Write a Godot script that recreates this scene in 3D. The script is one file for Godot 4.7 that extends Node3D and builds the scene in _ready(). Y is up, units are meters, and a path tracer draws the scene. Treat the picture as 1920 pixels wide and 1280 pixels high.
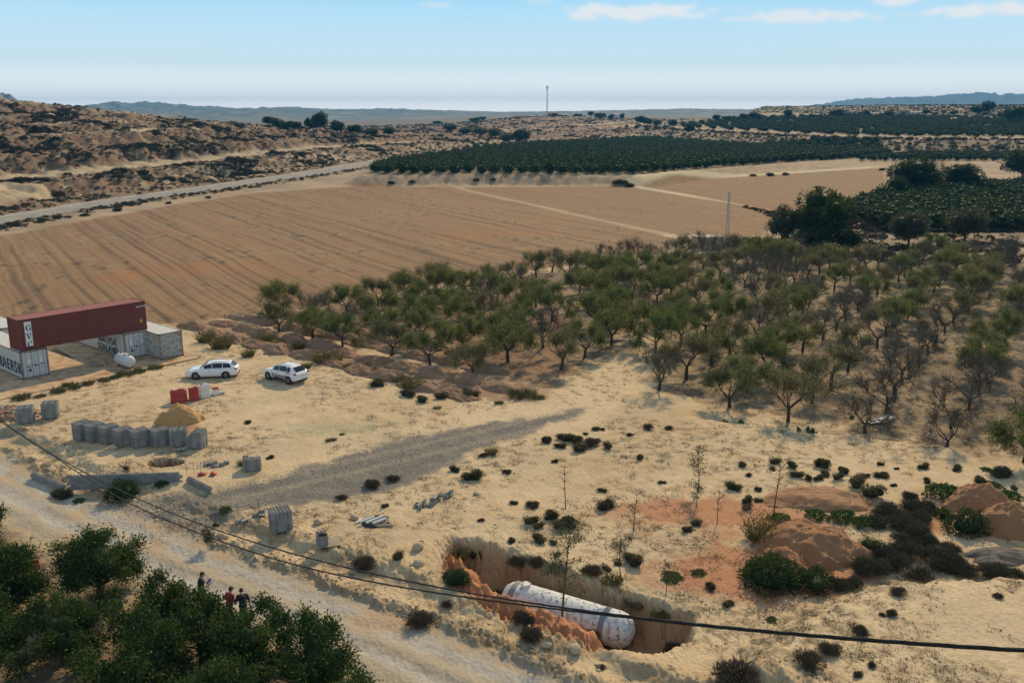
extends Node3D

const H := 23.7
var M := {}
var names := {}
var rng := RandomNumberGenerator.new()
var nA := FastNoiseLite.new()
var nB := FastNoiseLite.new()
var nC := FastNoiseLite.new()
var nR := FastNoiseLite.new()

# ---------------------------------------------------------------- mesh builder
class MB:
	var v := PackedVector3Array()
	var n := PackedVector3Array()
	var c := PackedColorArray()
	var i := PackedInt32Array()
	var col := Color.WHITE
	func tri(a: Vector3, b: Vector3, d: Vector3) -> void:
		var m := (b - a).cross(d - a).normalized()
		var k := v.size()
		v.push_back(a); v.push_back(b); v.push_back(d)
		n.push_back(m); n.push_back(m); n.push_back(m)
		c.push_back(col); c.push_back(col); c.push_back(col)
		i.push_back(k); i.push_back(k + 2); i.push_back(k + 1)
	func quad(a: Vector3, b: Vector3, d: Vector3, e: Vector3) -> void:
		var m := (d - a).cross(e - b).normalized()
		var k := v.size()
		v.push_back(a); v.push_back(b); v.push_back(d); v.push_back(e)
		for q in 4:
			n.push_back(m)
			c.push_back(col)
		i.push_back(k); i.push_back(k + 2); i.push_back(k + 1)
		i.push_back(k); i.push_back(k + 3); i.push_back(k + 2)
	func box(o: Vector3, s: Vector3, b := Basis()) -> void:
		var x := b.x * s.x * 0.5
		var y := b.y * s.y * 0.5
		var z := b.z * s.z * 0.5
		quad(o - x - y + z, o + x - y + z, o + x + y + z, o - x + y + z)
		quad(o + x - y - z, o - x - y - z, o - x + y - z, o + x + y - z)
		quad(o + x - y + z, o + x - y - z, o + x + y - z, o + x + y + z)
		quad(o - x - y - z, o - x - y + z, o - x + y + z, o - x + y - z)
		quad(o - x + y + z, o + x + y + z, o + x + y - z, o - x + y - z)
		quad(o - x - y - z, o + x - y - z, o + x - y + z, o - x - y + z)
	func tube(p: Vector3, q: Vector3, r0: float, r1: float, seg := 6, caps := false) -> void:
		var d := (q - p).normalized()
		var a := d.cross(Vector3.UP if absf(d.y) < 0.9 else Vector3.RIGHT).normalized()
		var b := d.cross(a)
		var k := v.size()
		for s in seg + 1:
			var t := TAU * s / seg
			var w := a * cos(t) + b * sin(t)
			v.push_back(p + w * r0); v.push_back(q + w * r1)
			n.push_back(w); n.push_back(w)
			c.push_back(col); c.push_back(col)
		for s in seg:
			var m := k + s * 2
			i.push_back(m); i.push_back(m + 1); i.push_back(m + 2)
			i.push_back(m + 1); i.push_back(m + 3); i.push_back(m + 2)
		if caps:
			for s in seg:
				var t := TAU * s / seg
				var t2 := TAU * (s + 1) / seg
				tri(q, q + (a * cos(t) + b * sin(t)) * r1, q + (a * cos(t2) + b * sin(t2)) * r1)
				tri(p, p + (a * cos(t2) + b * sin(t2)) * r0, p + (a * cos(t) + b * sin(t)) * r0)
	# profile: points (radius, along), swept about the axis
	func lathe(prof: Array, seg: int, o: Vector3, axis: Vector3, side := Vector3.ZERO) -> void:
		var d := axis.normalized()
		var a := side if side != Vector3.ZERO else d.cross(Vector3.UP if absf(d.y) < 0.9 else Vector3.RIGHT).normalized()
		var b := d.cross(a)
		for p in prof.size() - 1:
			var u: Vector2 = prof[p]
			var w: Vector2 = prof[p + 1]
			var nn := Vector2(w.y - u.y, u.x - w.x).normalized()
			var k := v.size()
			for s in seg + 1:
				var t := TAU * s / seg
				var rr := a * cos(t) + b * sin(t)
				v.push_back(o + rr * u.x + d * u.y); v.push_back(o + rr * w.x + d * w.y)
				var m := (rr * nn.x + d * nn.y).normalized()
				n.push_back(m); n.push_back(m)
				c.push_back(col); c.push_back(col)
			for s in seg:
				var m := k + s * 2
				i.push_back(m); i.push_back(m + 1); i.push_back(m + 2)
				i.push_back(m + 1); i.push_back(m + 3); i.push_back(m + 2)
	func ell(o: Vector3, r: Vector3, rings := 8, seg := 12, b := Basis()) -> void:
		var k := v.size()
		for p in rings + 1:
			var f := PI * p / rings
			for s in seg + 1:
				var t := TAU * s / seg
				var w := Vector3(sin(f) * cos(t), cos(f), sin(f) * sin(t))
				v.push_back(o + b * (w * r))
				n.push_back((b * (w / r)).normalized())
				c.push_back(col)
		for p in rings:
			for s in seg:
				var m := k + p * (seg + 1) + s
				i.push_back(m); i.push_back(m + seg + 1); i.push_back(m + 1)
				i.push_back(m + 1); i.push_back(m + seg + 1); i.push_back(m + seg + 2)
	func orient() -> void:   # every face turned to the side its normals point to
		for t in range(0, i.size(), 3):
			var a := i[t]
			if (v[i[t + 1]] - v[a]).cross(v[i[t + 2]] - v[a]).dot(n[a] + n[i[t + 1]] + n[i[t + 2]]) > 0.0:
				var q := i[t + 1]
				i[t + 1] = i[t + 2]
				i[t + 2] = q
	func leaf(o: Vector3, d: Vector3, s: Vector3) -> void:
		quad(o, o + d * 0.5 + s, o + d, o + d * 0.5 - s)
	func mesh() -> ArrayMesh:
		var a := []
		a.resize(Mesh.ARRAY_MAX)
		a[Mesh.ARRAY_VERTEX] = v
		a[Mesh.ARRAY_NORMAL] = n
		a[Mesh.ARRAY_COLOR] = c
		a[Mesh.ARRAY_INDEX] = i
		var m := ArrayMesh.new()
		m.add_surface_from_arrays(Mesh.PRIMITIVE_TRIANGLES, a)
		return m

# ---------------------------------------------------------------- scene helpers
func lin(r: float, g: float, b: float) -> Color:
	return Color(r, g, b).linear_to_srgb()

func numbered(s: String) -> String:
	var k: int = names.get(s, 0)
	names[s] = k + 1
	return s if k == 0 else "%s_%03d" % [s, k]

func tag(o: Node, label: String, category := "", group := "") -> void:
	o.set_meta("label", label)
	if category: o.set_meta("category", category)
	if group: o.set_meta("group", group)

func thing(called: String, label: String, category: String, at: Vector3, turn := 0.0, group := "") -> Node3D:
	var o := Node3D.new()
	o.name = numbered(called)
	add_child(o)
	o.position = at
	o.rotation.y = turn
	tag(o, label, category, group)
	return o

func put(called: String, m, mat: Material, parent: Node = null, at := Vector3.ZERO, turn := 0.0) -> MeshInstance3D:
	var o := MeshInstance3D.new()
	if m is MB: m.orient()
	o.mesh = m.mesh() if m is MB else m
	o.material_override = mat
	if parent:
		o.name = called
		parent.add_child(o, true)
	else:
		o.name = numbered(called)
		add_child(o)
	o.position = at
	o.rotation.y = turn
	return o

func structure(o: Node) -> Node:
	o.set_meta("kind", "structure")
	return o

func ordw(k: int) -> String:
	var w := ["first", "second", "third", "fourth", "fifth", "sixth", "seventh", "eighth", "ninth", "tenth", "eleventh", "twelfth"]
	if k <= 12: return w[k - 1]
	var e := "th"
	if k % 100 < 11 or k % 100 > 13:
		e = {1: "st", 2: "nd", 3: "rd"}.get(k % 10, "th")
	return "%d%s" % [k, e]

func tex(freq: float, lo: float, hi: float, size := 512, seed_ := 1, oct := 4, normal := 0.0, kind := FastNoiseLite.TYPE_SIMPLEX_SMOOTH) -> NoiseTexture2D:
	var t := NoiseTexture2D.new()
	var f := FastNoiseLite.new()
	f.noise_type = kind
	f.frequency = freq
	f.seed = seed_
	f.fractal_octaves = oct
	t.noise = f
	t.width = size
	t.height = size
	t.seamless = true
	if normal > 0.0:
		t.as_normal_map = true
		t.bump_strength = normal
	else:
		var g := Gradient.new()
		g.set_color(0, lin(lo, lo, lo))
		g.set_color(1, lin(hi, hi, hi))
		t.color_ramp = g
	return t

func mat(key: String, c: Color, rough := 0.8, metal := 0.0) -> StandardMaterial3D:
	if M.has(key): return M[key]
	var m := StandardMaterial3D.new()
	m.resource_name = key
	m.albedo_color = c
	m.roughness = rough
	m.metallic = metal
	m.cull_mode = BaseMaterial3D.CULL_DISABLED
	M[key] = m
	return m

func vmat(key: String, rough := 0.9, back := 0.0) -> StandardMaterial3D:
	var m := mat(key, Color.WHITE, rough)
	m.vertex_color_use_as_albedo = true
	if back > 0.0:
		m.backlight_enabled = true
		m.backlight = lin(back, back, back)
	return m

func textured(m: StandardMaterial3D, t: Texture2D, scale: float, nt: Texture2D = null, ns := 1.0) -> StandardMaterial3D:
	m.uv1_triplanar = true
	m.uv1_world_triplanar = true
	m.uv1_scale = Vector3.ONE * scale
	if t: m.albedo_texture = t
	if nt:
		m.normal_enabled = true
		m.normal_texture = nt
		m.normal_scale = ns
	return m

# ---------------------------------------------------------------- plan of the place (metres; camera over 0,0 looking to -z)
const ROAD := [Vector2(-90, -100), Vector2(-58, -76.5), Vector2(-44, -66), Vector2(-34.8, -59.3), Vector2(-27.5, -53.6), Vector2(-18.6, -47.4), Vector2(-10.9, -42.4), Vector2(-4.7, -38.3), Vector2(4, -32), Vector2(20, -20), Vector2(40, -6)]
const HIGHWAY := [Vector2(-124, -130), Vector2(-120.5, -170), Vector2(-117.1, -214), Vector2(-110.5, -259), Vector2(-95, -304), Vector2(-76, -360), Vector2(-61, -418), Vector2(-33, -536), Vector2(-4, -640), Vector2(40, -705), Vector2(108, -789), Vector2(150, -860), Vector2(220, -1000), Vector2(330, -1300)]
const PIT := [Vector2(-3.6, -49.4), Vector2(-1.8, -49.2), Vector2(8.9, -41.0), Vector2(8.3, -38.6), Vector2(6.3, -37.6), Vector2(3.5, -38.4), Vector2(-0.5, -41.2), Vector2(-3.2, -43.6), Vector2(-3.9, -46)]
const PLATFORM := [Vector2(6.5, -28), Vector2(8.6, -32.6), Vector2(13, -37.6), Vector2(17, -40.6), Vector2(19.3, -41.6), Vector2(25, -41.8), Vector2(48, -41), Vector2(48, -14), Vector2(12, -14)]
const GRAVEL := [Vector2(-26.8, -55.2), Vector2(-19.5, -56.2), Vector2(-16.9, -58.2), Vector2(-10.1, -64.4), Vector2(-5.5, -67.8), Vector2(-2.5, -69.6), Vector2(1.0, -71.2), Vector2(5.9, -73.6), Vector2(5.2, -71.8), Vector2(1.8, -68.0), Vector2(-2.3, -64.0), Vector2(-5.8, -59.0), Vector2(-8.0, -56.4), Vector2(-10.5, -55.0), Vector2(-15.3, -53.8), Vector2(-18.6, -51.2), Vector2(-20.7, -50.7), Vector2(-24, -53)]
const FIELD_A := [Vector2(-90, -90), Vector2(-66, -102), Vector2(-58.9, -104.6), Vector2(-38.5, -106.1), Vector2(-28.4, -111.5), Vector2(-9.8, -131.3), Vector2(27.4, -165.6), Vector2(34, -178), Vector2(25.4, -195.8), Vector2(4.1, -248.3), Vector2(-20, -301.6), Vector2(-47.7, -309), Vector2(-78, -281.5), Vector2(-90, -246), Vector2(-96, -216), Vector2(-102, -180), Vector2(-106, -140), Vector2(-107, -110)]
const FIELD_B := [Vector2(38, -180), Vector2(50, -187), Vector2(66, -231), Vector2(64, -239), Vector2(48, -278), Vector2(37, -304), Vector2(0, -304), Vector2(-16, -301), Vector2(8, -248), Vector2(29, -196)]
const FIELD_C := [Vector2(66, -236), Vector2(84, -246), Vector2(120, -300), Vector2(150, -385), Vector2(56, -324), Vector2(43, -304), Vector2(53, -281)]
const TERRACE := [Vector2(-49, -314), Vector2(-20, -317), Vector2(8, -316), Vector2(41, -311), Vector2(75, -350), Vector2(126, -406), Vector2(190, -470), Vector2(210, -540), Vector2(150, -600), Vector2(106, -738), Vector2(60, -690), Vector2(10, -620), Vector2(-22, -536), Vector2(-47, -418), Vector2(-52, -370)]
const ORCHARD := [Vector2(-30, -112), Vector2(-22, -100.5), Vector2(3, -78), Vector2(9, -88), Vector2(12, -80), Vector2(36, -62), Vector2(60, -52), Vector2(115, -120), Vector2(84, -190), Vector2(50, -176), Vector2(28, -163), Vector2(-9, -129)]
const BENCH := [Vector2(60, -1000), Vector2(100, -790), Vector2(135, -640), Vector2(165, -545), Vector2(215, -500), Vector2(300, -480), Vector2(460, -470), Vector2(800, -420)]
const HILLP := [0.0, 0.0, 8.0, 0.5, 14.0, 0.8, 23.0, 4.2, 38.0, 4.7, 50.0, 4.9, 57.0, 9.0, 74.0, 9.9, 82.0, 13.8, 100.0, 14.4, 107.0, 17.2, 122.0, 17.6, 128.0, 19.8, 150.0, 20.2, 190.0, 21.8, 205.0, 23.2, 222.0, 33.5, 300.0, 34.0, 380.0, 27.0, 700.0, 18.0]
const BENCHP := [0.0, 0.0, 8.0, 1.2, 28.0, 6.2, 50.0, 7.4, 120.0, 9.2, 300.0, 14.6, 420.0, 20.5, 500.0, 24.0, 640.0, 23.0, 900.0, 17.0]
const SUNKEN := Vector2(-31.2, -90.3)   # right front corner of the slab
const TURN := 0.851                      # heading of slab and containers

var rd := 0.0
var hu := 0.0
var bv := 0.0
var zone := 0
var sd_pit := -9.0
var sd_plat := -9.0
var in_terr := -99.0

func line_sd(p: Vector2, l: Array) -> float:   # signed distance, positive on the left of the way it runs
	var best := 1e12
	var sg := 1.0
	for k in l.size() - 1:
		var a: Vector2 = l[k]
		var d: Vector2 = l[k + 1] - a
		var q := p - a
		var t := clampf(q.dot(d) / d.length_squared(), 0.0, 1.0)
		var e := (q - d * t).length_squared()
		if e < best:
			best = e
			sg = d.x * q.y - d.y * q.x
	return -sqrt(best) if sg > 0.0 else sqrt(best)

func poly_sd(p: Vector2, l: Array) -> float:   # positive inside
	var best := 1e12
	var inside := false
	var j := l.size() - 1
	for k in l.size():
		var a: Vector2 = l[k]
		var b: Vector2 = l[j]
		var d := b - a
		var q := p - a
		best = minf(best, (q - d * clampf(q.dot(d) / d.length_squared(), 0.0, 1.0)).length_squared())
		if (a.y > p.y) != (b.y > p.y) and p.x < d.x * (p.y - a.y) / d.y + a.x:
			inside = not inside
		j = k
	return sqrt(best) if inside else -sqrt(best)

func prof(t: Array, u: float) -> float:
	if u <= t[0]: return t[1]
	for k in range(2, t.size(), 2):
		if u < t[k]:
			return lerpf(t[k - 1], t[k + 1], (u - t[k - 2]) / (t[k] - t[k - 2]))
	return t[t.size() - 1]

func seg_d(x: float, z: float, ax: float, az: float, bx: float, bz: float) -> float:
	var dx := bx - ax
	var dz := bz - az
	var t := clampf(((x - ax) * dx + (z - az) * dz) / (dx * dx + dz * dz), 0.0, 1.0)
	return Vector2(x - ax - dx * t, z - az - dz * t).length()

func gy(x: float, z: float) -> float:
	var r := sqrt(x * x + z * z)
	var h := nA.get_noise_2d(x, z) * 0.12
	rd = 99.0
	hu = -99.0
	bv = -99.0
	sd_pit = -99.0
	sd_plat = -99.0
	in_terr = -99.0
	if r < 135.0:
		h += near_y(x, z) * smoothstep(135.0, 118.0, r)
	if r > 120.0:
		h += far_y(x, z, r) * smoothstep(120.0, 150.0, r)
	return h

func near_y(x: float, z: float) -> float:
	var p := Vector2(x, z)
	var fine := nB.get_noise_2d(x, z)
	var clod := nC.get_noise_2d(x, z)
	var h := fine * 0.05 + clod * 0.022
	if x < 45.0 and z > -110.0:
		rd = line_sd(p, ROAD)
		if rd < 12.0:
			var wob := fine * 0.45 + nB.get_noise_2d(x * 0.3, z * 0.3 + 90.0) * 0.7
			var ent := exp(-pow((x + 24.0) / 4.0, 2.0))
			var e := rd + wob
			var up := smoothstep(2.4, 3.2, e) * 0.2 + smoothstep(4.2, 5.4, e) * 0.4
			up = lerpf(up, smoothstep(2.2, 7.0, rd) * 0.6, ent)
			h += -0.6 + up
			h += (0.09 + clod * 0.22) * exp(-pow((e - 3.0) / 0.45, 2.0)) * (1.0 - ent)
			h += (0.08 + clod * 0.2) * exp(-pow((e - 5.5) / 0.6, 2.0)) * (1.0 - ent)
			h += 0.06 * cos(rd * 3.6) * exp(-pow(rd / 2.0, 2.0))
			if rd < -2.4:
				h -= smoothstep(-2.4, -4.5, rd) * 0.25
	if x > -6.0 and x < 11.0 and z > -52.0 and z < -35.0:
		sd_pit = poly_sd(p, PIT)
		if sd_pit > -1.0:
			h -= 2.3 * smoothstep(-0.2, 1.15, sd_pit + fine * 0.3 + clod * 0.22) + clod * 0.12
			var s := seg_d(x, z, -2.3, -44.4, 3.5, -39.9)
			h += (2.15 + fine * 0.5) * exp(-pow(s / 1.05, 2.0)) * smoothstep(-0.2, 0.9, sd_pit)
			var s2 := Vector2(x + 2.6, z + 47.2).length()
			h += 1.5 * exp(-pow(s2 / 1.2, 2.0)) * smoothstep(0.0, 0.9, sd_pit)
	if x > 2.0 and z > -48.0:
		sd_plat = poly_sd(p, PLATFORM)
		h += 1.5 * smoothstep(-2.4, 0.5, sd_plat + fine * 0.5)
	if x > 13.0:
		var l := (z + 70.6) - (x - 16.0) * 0.377
		h -= 0.4 * (1.0 - smoothstep(-0.7, 0.25, l + fine * 0.3)) * smoothstep(13.0, 17.0, x)
	var qx := (x + 24.2) / 1.15
	var qz := (z + 61.25) / 0.75
	var q := qx * qx + qz * qz
	if q < 4.0:
		h -= 1.3 * (1.0 - smoothstep(0.55, 1.2, q))
	if x < -25.0 and z < -70.0 and z > -130.0:
		var o := (p - SUNKEN).rotated(TURN)
		if o.x < 0.4 and o.y < 0.4 and o.y > -24.5 and o.x > -42.0:
			h = lerpf(h, -0.14, smoothstep(0.4, 0.0, maxf(o.x, o.y)))
	return h

func far_y(x: float, z: float, r: float) -> float:
	var p := Vector2(x, z)
	var d := -z
	var h := 0.0
	if x < -40.0 and r < 320.0 or r >= 280.0:
		hu = line_sd(p, HIGHWAY) if r < 1700.0 else 900.0
	h += 3.0 * smoothstep(230.0, 480.0, d)
	var side := smoothstep(-0.16, 0.0, x / d)
	h += 7.0 * smoothstep(600.0, 1300.0, d) * lerpf(0.15, 1.0, side) + 6.0 * smoothstep(1300.0, 2600.0, d) * lerpf(0.3, 1.0, side)
	if hu > 0.0 and r < 2200.0:
		var amp := clampf(1.0 - (d - 430.0) / 480.0, 0.08, 1.0)
		amp = lerpf(amp, maxf(amp, 0.3), smoothstep(-0.06, 0.03, x / d))
		amp *= smoothstep(2200.0, 1100.0, r)
		if hu < 90.0 and d > 900.0: amp *= 0.5
		var rough := smoothstep(4.0, 26.0, hu)
		h += prof(HILLP, hu + nA.get_noise_2d(x * 1.6, z * 1.6) * 9.0 * rough) * amp
		h += (nA.get_noise_2d(x * 2.4, z * 2.4) * 1.2 + nB.get_noise_2d(x * 0.16, z * 0.16) * 0.55) * rough
	if hu < 0.0 and r < 900.0:
		in_terr = poly_sd(p, TERRACE) if r > 290.0 else -50.0
		if in_terr > -10.0:
			h += (3.0 - 3.0 * smoothstep(300.0, 480.0, d)) * smoothstep(-8.5, 0.4, in_terr + nB.get_noise_2d(x * 0.3, z * 0.3) * 0.8)
	if x > 30.0 and d > 330.0 and r < 2600.0 and hu < 0.0:
		bv = line_sd(p, BENCH)
		if bv > 0.0:
			h += prof(BENCHP, bv + nA.get_noise_2d(x * 1.4, z * 1.4) * 5.0) * smoothstep(2600.0, 1300.0, r)
			h += nB.get_noise_2d(x * 0.16, z * 0.16) * 0.5
	if r > 1500.0:
		h += mountains(x, z, r)
	return h

const RIDGE_L := [-3200.0, 40.0, -2650.0, 26.0, -2330.0, 34.0, -2000.0, 62.0, -1880.0, 74.0, -1750.0, 56.0, -1600.0, 54.0, -1400.0, 36.0, -1180.0, 50.0, -900.0, 36.0, -640.0, 40.0, -400.0, 28.0, -60.0, 14.0, 300.0, 18.0, 620.0, 24.0, 900.0, 30.0, 1400.0, 22.0, 2400.0, 20.0]
const RIDGE_R := [900.0, 0.0, 1500.0, 28.0, 2000.0, 40.0, 2440.0, 64.0, 2760.0, 118.0, 2960.0, 132.0, 3120.0, 122.0, 3360.0, 142.0, 3600.0, 162.0, 3880.0, 148.0, 4200.0, 134.0, 4420.0, 150.0, 5200.0, 160.0, 7000.0, 120.0]

func mountains(x: float, z: float, r: float) -> float:
	var h := 0.0
	var w := nA.get_noise_2d(x * 0.12, z * 0.12)
	var w2 := nA.get_noise_2d(x * 0.4, z * 0.4)
	var e := (z + 5000.0 + w * 500.0) / 900.0
	h += prof(RIDGE_L, x) * exp(-e * e) * (1.0 + w2 * 0.16)
	h += 26.0 * exp(-pow((z + 3600.0 + w * 400.0) / 500.0, 2.0)) * smoothstep(-500.0, -900.0, x) * (0.6 + w)
	e = (z + 7600.0 + w * 600.0) / 1300.0
	h += prof(RIDGE_R, x) * exp(-e * e) * (1.0 + w2 * 0.1)
	h += 125.0 * exp(-pow((x + 1580.0) / 210.0, 2.0) - pow((z + 2600.0) / 330.0, 2.0)) * (1.0 + w2 * 0.3)
	return h

# ---------------------------------------------------------------- camera, sky, sun
func stage() -> void:
	rng.seed = 7
	for s in [[nA, 0.045, 11, 3], [nB, 0.75, 22, 3], [nC, 3.2, 33, 2], [nR, 0.42, 44, 2]]:
		var f: FastNoiseLite = s[0]
		f.noise_type = FastNoiseLite.TYPE_SIMPLEX_SMOOTH
		f.frequency = s[1]
		f.seed = s[2]
		f.fractal_octaves = s[3]
	var cam := Camera3D.new()
	cam.name = "camera"
	cam.fov = rad_to_deg(2.0 * atan(640.0 / 1750.0))
	cam.near = 0.5
	cam.far = 20000.0
	cam.position = Vector3(0, H, 0)
	cam.rotation.x = -atan(428.0 / 1750.0)
	add_child(cam)
	cam.current = true
	var sun := DirectionalLight3D.new()
	sun.name = "sun"
	var el := deg_to_rad(35.0)
	var be := deg_to_rad(20.0)
	sun.look_at_from_position(Vector3.ZERO, -Vector3(sin(be) * cos(el), sin(el), -cos(be) * cos(el)))
	sun.light_energy = 1.25
	sun.light_color = Color(1.0, 0.885, 0.70)
	sun.light_angular_distance = 1.0
	sun.shadow_enabled = true
	add_child(sun)
	var e := Environment.new()
	e.tonemap_mode = Environment.TONE_MAPPER_LINEAR
	e.tonemap_exposure = 1.0
	e.background_mode = Environment.BG_SKY
	e.sky = Sky.new()
	var sm := PanoramaSkyMaterial.new()
	sm.panorama = ImageTexture.create_from_image(sky_picture())
	e.sky.sky_material = sm
	e.background_energy_multiplier = 1.0
	e.fog_enabled = true
	e.fog_density = 0.000125
	e.fog_light_color = Color(0.32, 0.74, 1.0)
	e.sdfgi_enabled = true
	e.ssao_enabled = true
	e.ssil_enabled = true
	var w := WorldEnvironment.new()
	w.name = "environment"
	w.environment = e
	add_child(w)
	var t1 := tex(0.035, 0.76, 1.18, 1024, 5, 5)
	var t2 := tex(0.045, 0.0, 1.0, 512, 6, 5, 8.0)
	textured(vmat("soil", 0.95), t1, 0.14, t2, 0.32)
	textured(vmat("soil_far", 0.95), tex(0.02, 0.72, 1.2, 512, 8, 5), 0.02)

# clear air, paler to the horizon, and a few thin cloud streaks low in the sky
func sky_picture() -> Image:
	var w := 2048
	var h := 1024
	var im := Image.create_empty(w, h, false, Image.FORMAT_RGBF)
	var cn := FastNoiseLite.new()
	cn.seed = 3
	cn.frequency = 1.0
	cn.fractal_octaves = 4
	var stops := [[-90.0, Color(0.30, 0.26, 0.20)], [-2.0, Color(0.42, 0.40, 0.36)], [-0.2, Color(2.6, 2.3, 2.0)], [0.4, Color(2.4, 2.15, 1.9)], [1.2, Color(1.5, 1.46, 1.36)], [2.8, Color(0.82, 1.0, 1.06)], [6.5, Color(0.46, 0.80, 1.04)], [14.0, Color(0.44, 0.64, 0.82)], [40.0, Color(0.31, 0.40, 0.49)], [90.0, Color(0.24, 0.32, 0.42)]]
	for y in h:
		var el := 90.0 - (y + 0.5) * 180.0 / h
		var base := Color(0, 0, 0)
		for s in stops.size() - 1:
			if el >= stops[s][0] and el <= stops[s + 1][0]:
				base = stops[s][1].lerp(stops[s + 1][1], (el - stops[s][0]) / (stops[s + 1][0] - stops[s][0]))
		for x in w:
			var c := base
			if el > 1.5 and el < 30.0:
				var az := wrapf((x + 0.5) * 360.0 / w, -180.0, 180.0)   # the first column lies straight ahead (-z)
				var k := cn.get_noise_2d(az * 0.16, el * 1.15) + 0.35 * cn.get_noise_2d(az * 1.1, el * 4.0)
				var band := smoothstep(7.0, 9.0, el) * smoothstep(30.0, 12.0, el)
				k = smoothstep(0.24, 0.46, k + 0.05) * band * 0.8
				for o in CLOUDS:
					var dx: float = (az - o[0]) / o[2]
					var dy: float = (el - o[1]) / o[3]
					if absf(dx) < 1.6 and absf(dy) < 1.8:
						var q := dx * dx + dy * dy * (1.6 if dy < 0.0 else 1.0) + cn.get_noise_2d(az * 0.55, el * 3.2) * 1.1
						k = maxf(k, smoothstep(1.0, 0.35, q) * o[4])
				c = base.lerp(Color(0.93, 0.95, 0.96), clampf(k, 0.0, 1.0))
			im.set_pixel(x, y, c)
	return im

const CLOUDS := [[7.2, 5.6, 4.8, 0.52, 0.95], [5.4, 5.75, 2.4, 0.4, 0.9], [17.0, 5.15, 4.6, 0.34, 0.9], [15.6, 5.35, 2.4, 0.32, 0.8], [21.6, 5.85, 1.8, 0.24, 0.9], [26.0, 5.2, 4.4, 0.36, 0.95], [-4.3, 6.1, 1.1, 0.11, 0.6], [12.5, 5.77, 0.9, 0.12, 0.5], [1.6, 6.2, 0.9, 0.12, 0.5]]

# ---------------------------------------------------------------- soil colours (linear base colours) and zones
const ZN := ["ground", "dirt_road", "gravel_drive", "ploughed_field", "field_path", "hillside", "asphalt_road", "orchard_terrace", "terraced_slope", "mountain_range", "orchard_floor", "far_plain"]
const SAND := Color(0.60, 0.46, 0.285)
const SAND2 := Color(0.46, 0.33, 0.185)
const RED := Color(0.36, 0.165, 0.085)

func paint(x: float, z: float, r: float) -> Color:
	var p := Vector2(x, z)
	var big := nA.get_noise_2d(x, z)
	var mid := nB.get_noise_2d(x * 0.45, z * 0.45)
	var fin := nC.get_noise_2d(x, z)
	zone = 0
	if r < 190.0 and (r < 105.0 or poly_sd(p, FIELD_A) < 0.0 and x < 90.0):
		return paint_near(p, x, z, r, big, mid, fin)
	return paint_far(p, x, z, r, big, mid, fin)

func furrows(x: float, z: float, big: float, mid: float) -> Color:
	var q := 0.8526 * x - 0.5225 * z
	var l := -0.5225 * x - 0.8526 * z
	q += nA.get_noise_2d(x * 0.3, z * 0.3) * 0.9
	var s := nR.get_noise_2d(q * 1.35, l * 0.008)
	var s2 := nR.get_noise_2d(q * 3.1 + 300.0, l * 0.05)
	var tone := nA.get_noise_2d(x * 0.5 + 70.0, z * 0.5)
	var c := Color(0.235, 0.132, 0.060).lerp(Color(0.275, 0.126, 0.046), smoothstep(-0.1, 0.4, tone + (x + z + 120.0) * 0.004))
	c = c.lerp(Color(0.245, 0.148, 0.068), smoothstep(0.0, 0.5, big))
	var k := 1.0 + s2 * 0.3 + mid * 0.12
	k -= smoothstep(0.26, 0.42, s) * 0.36
	k += smoothstep(-0.2, -0.5, s) * 0.08
	var cl := nB.get_noise_2d(x * 0.5 + 40.0, z * 0.22)
	k -= smoothstep(0.28, 0.46, cl) * 0.5 * smoothstep(-0.1, 0.3, big)
	return Color(c.r * k, c.g * k, c.b * k)

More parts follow.
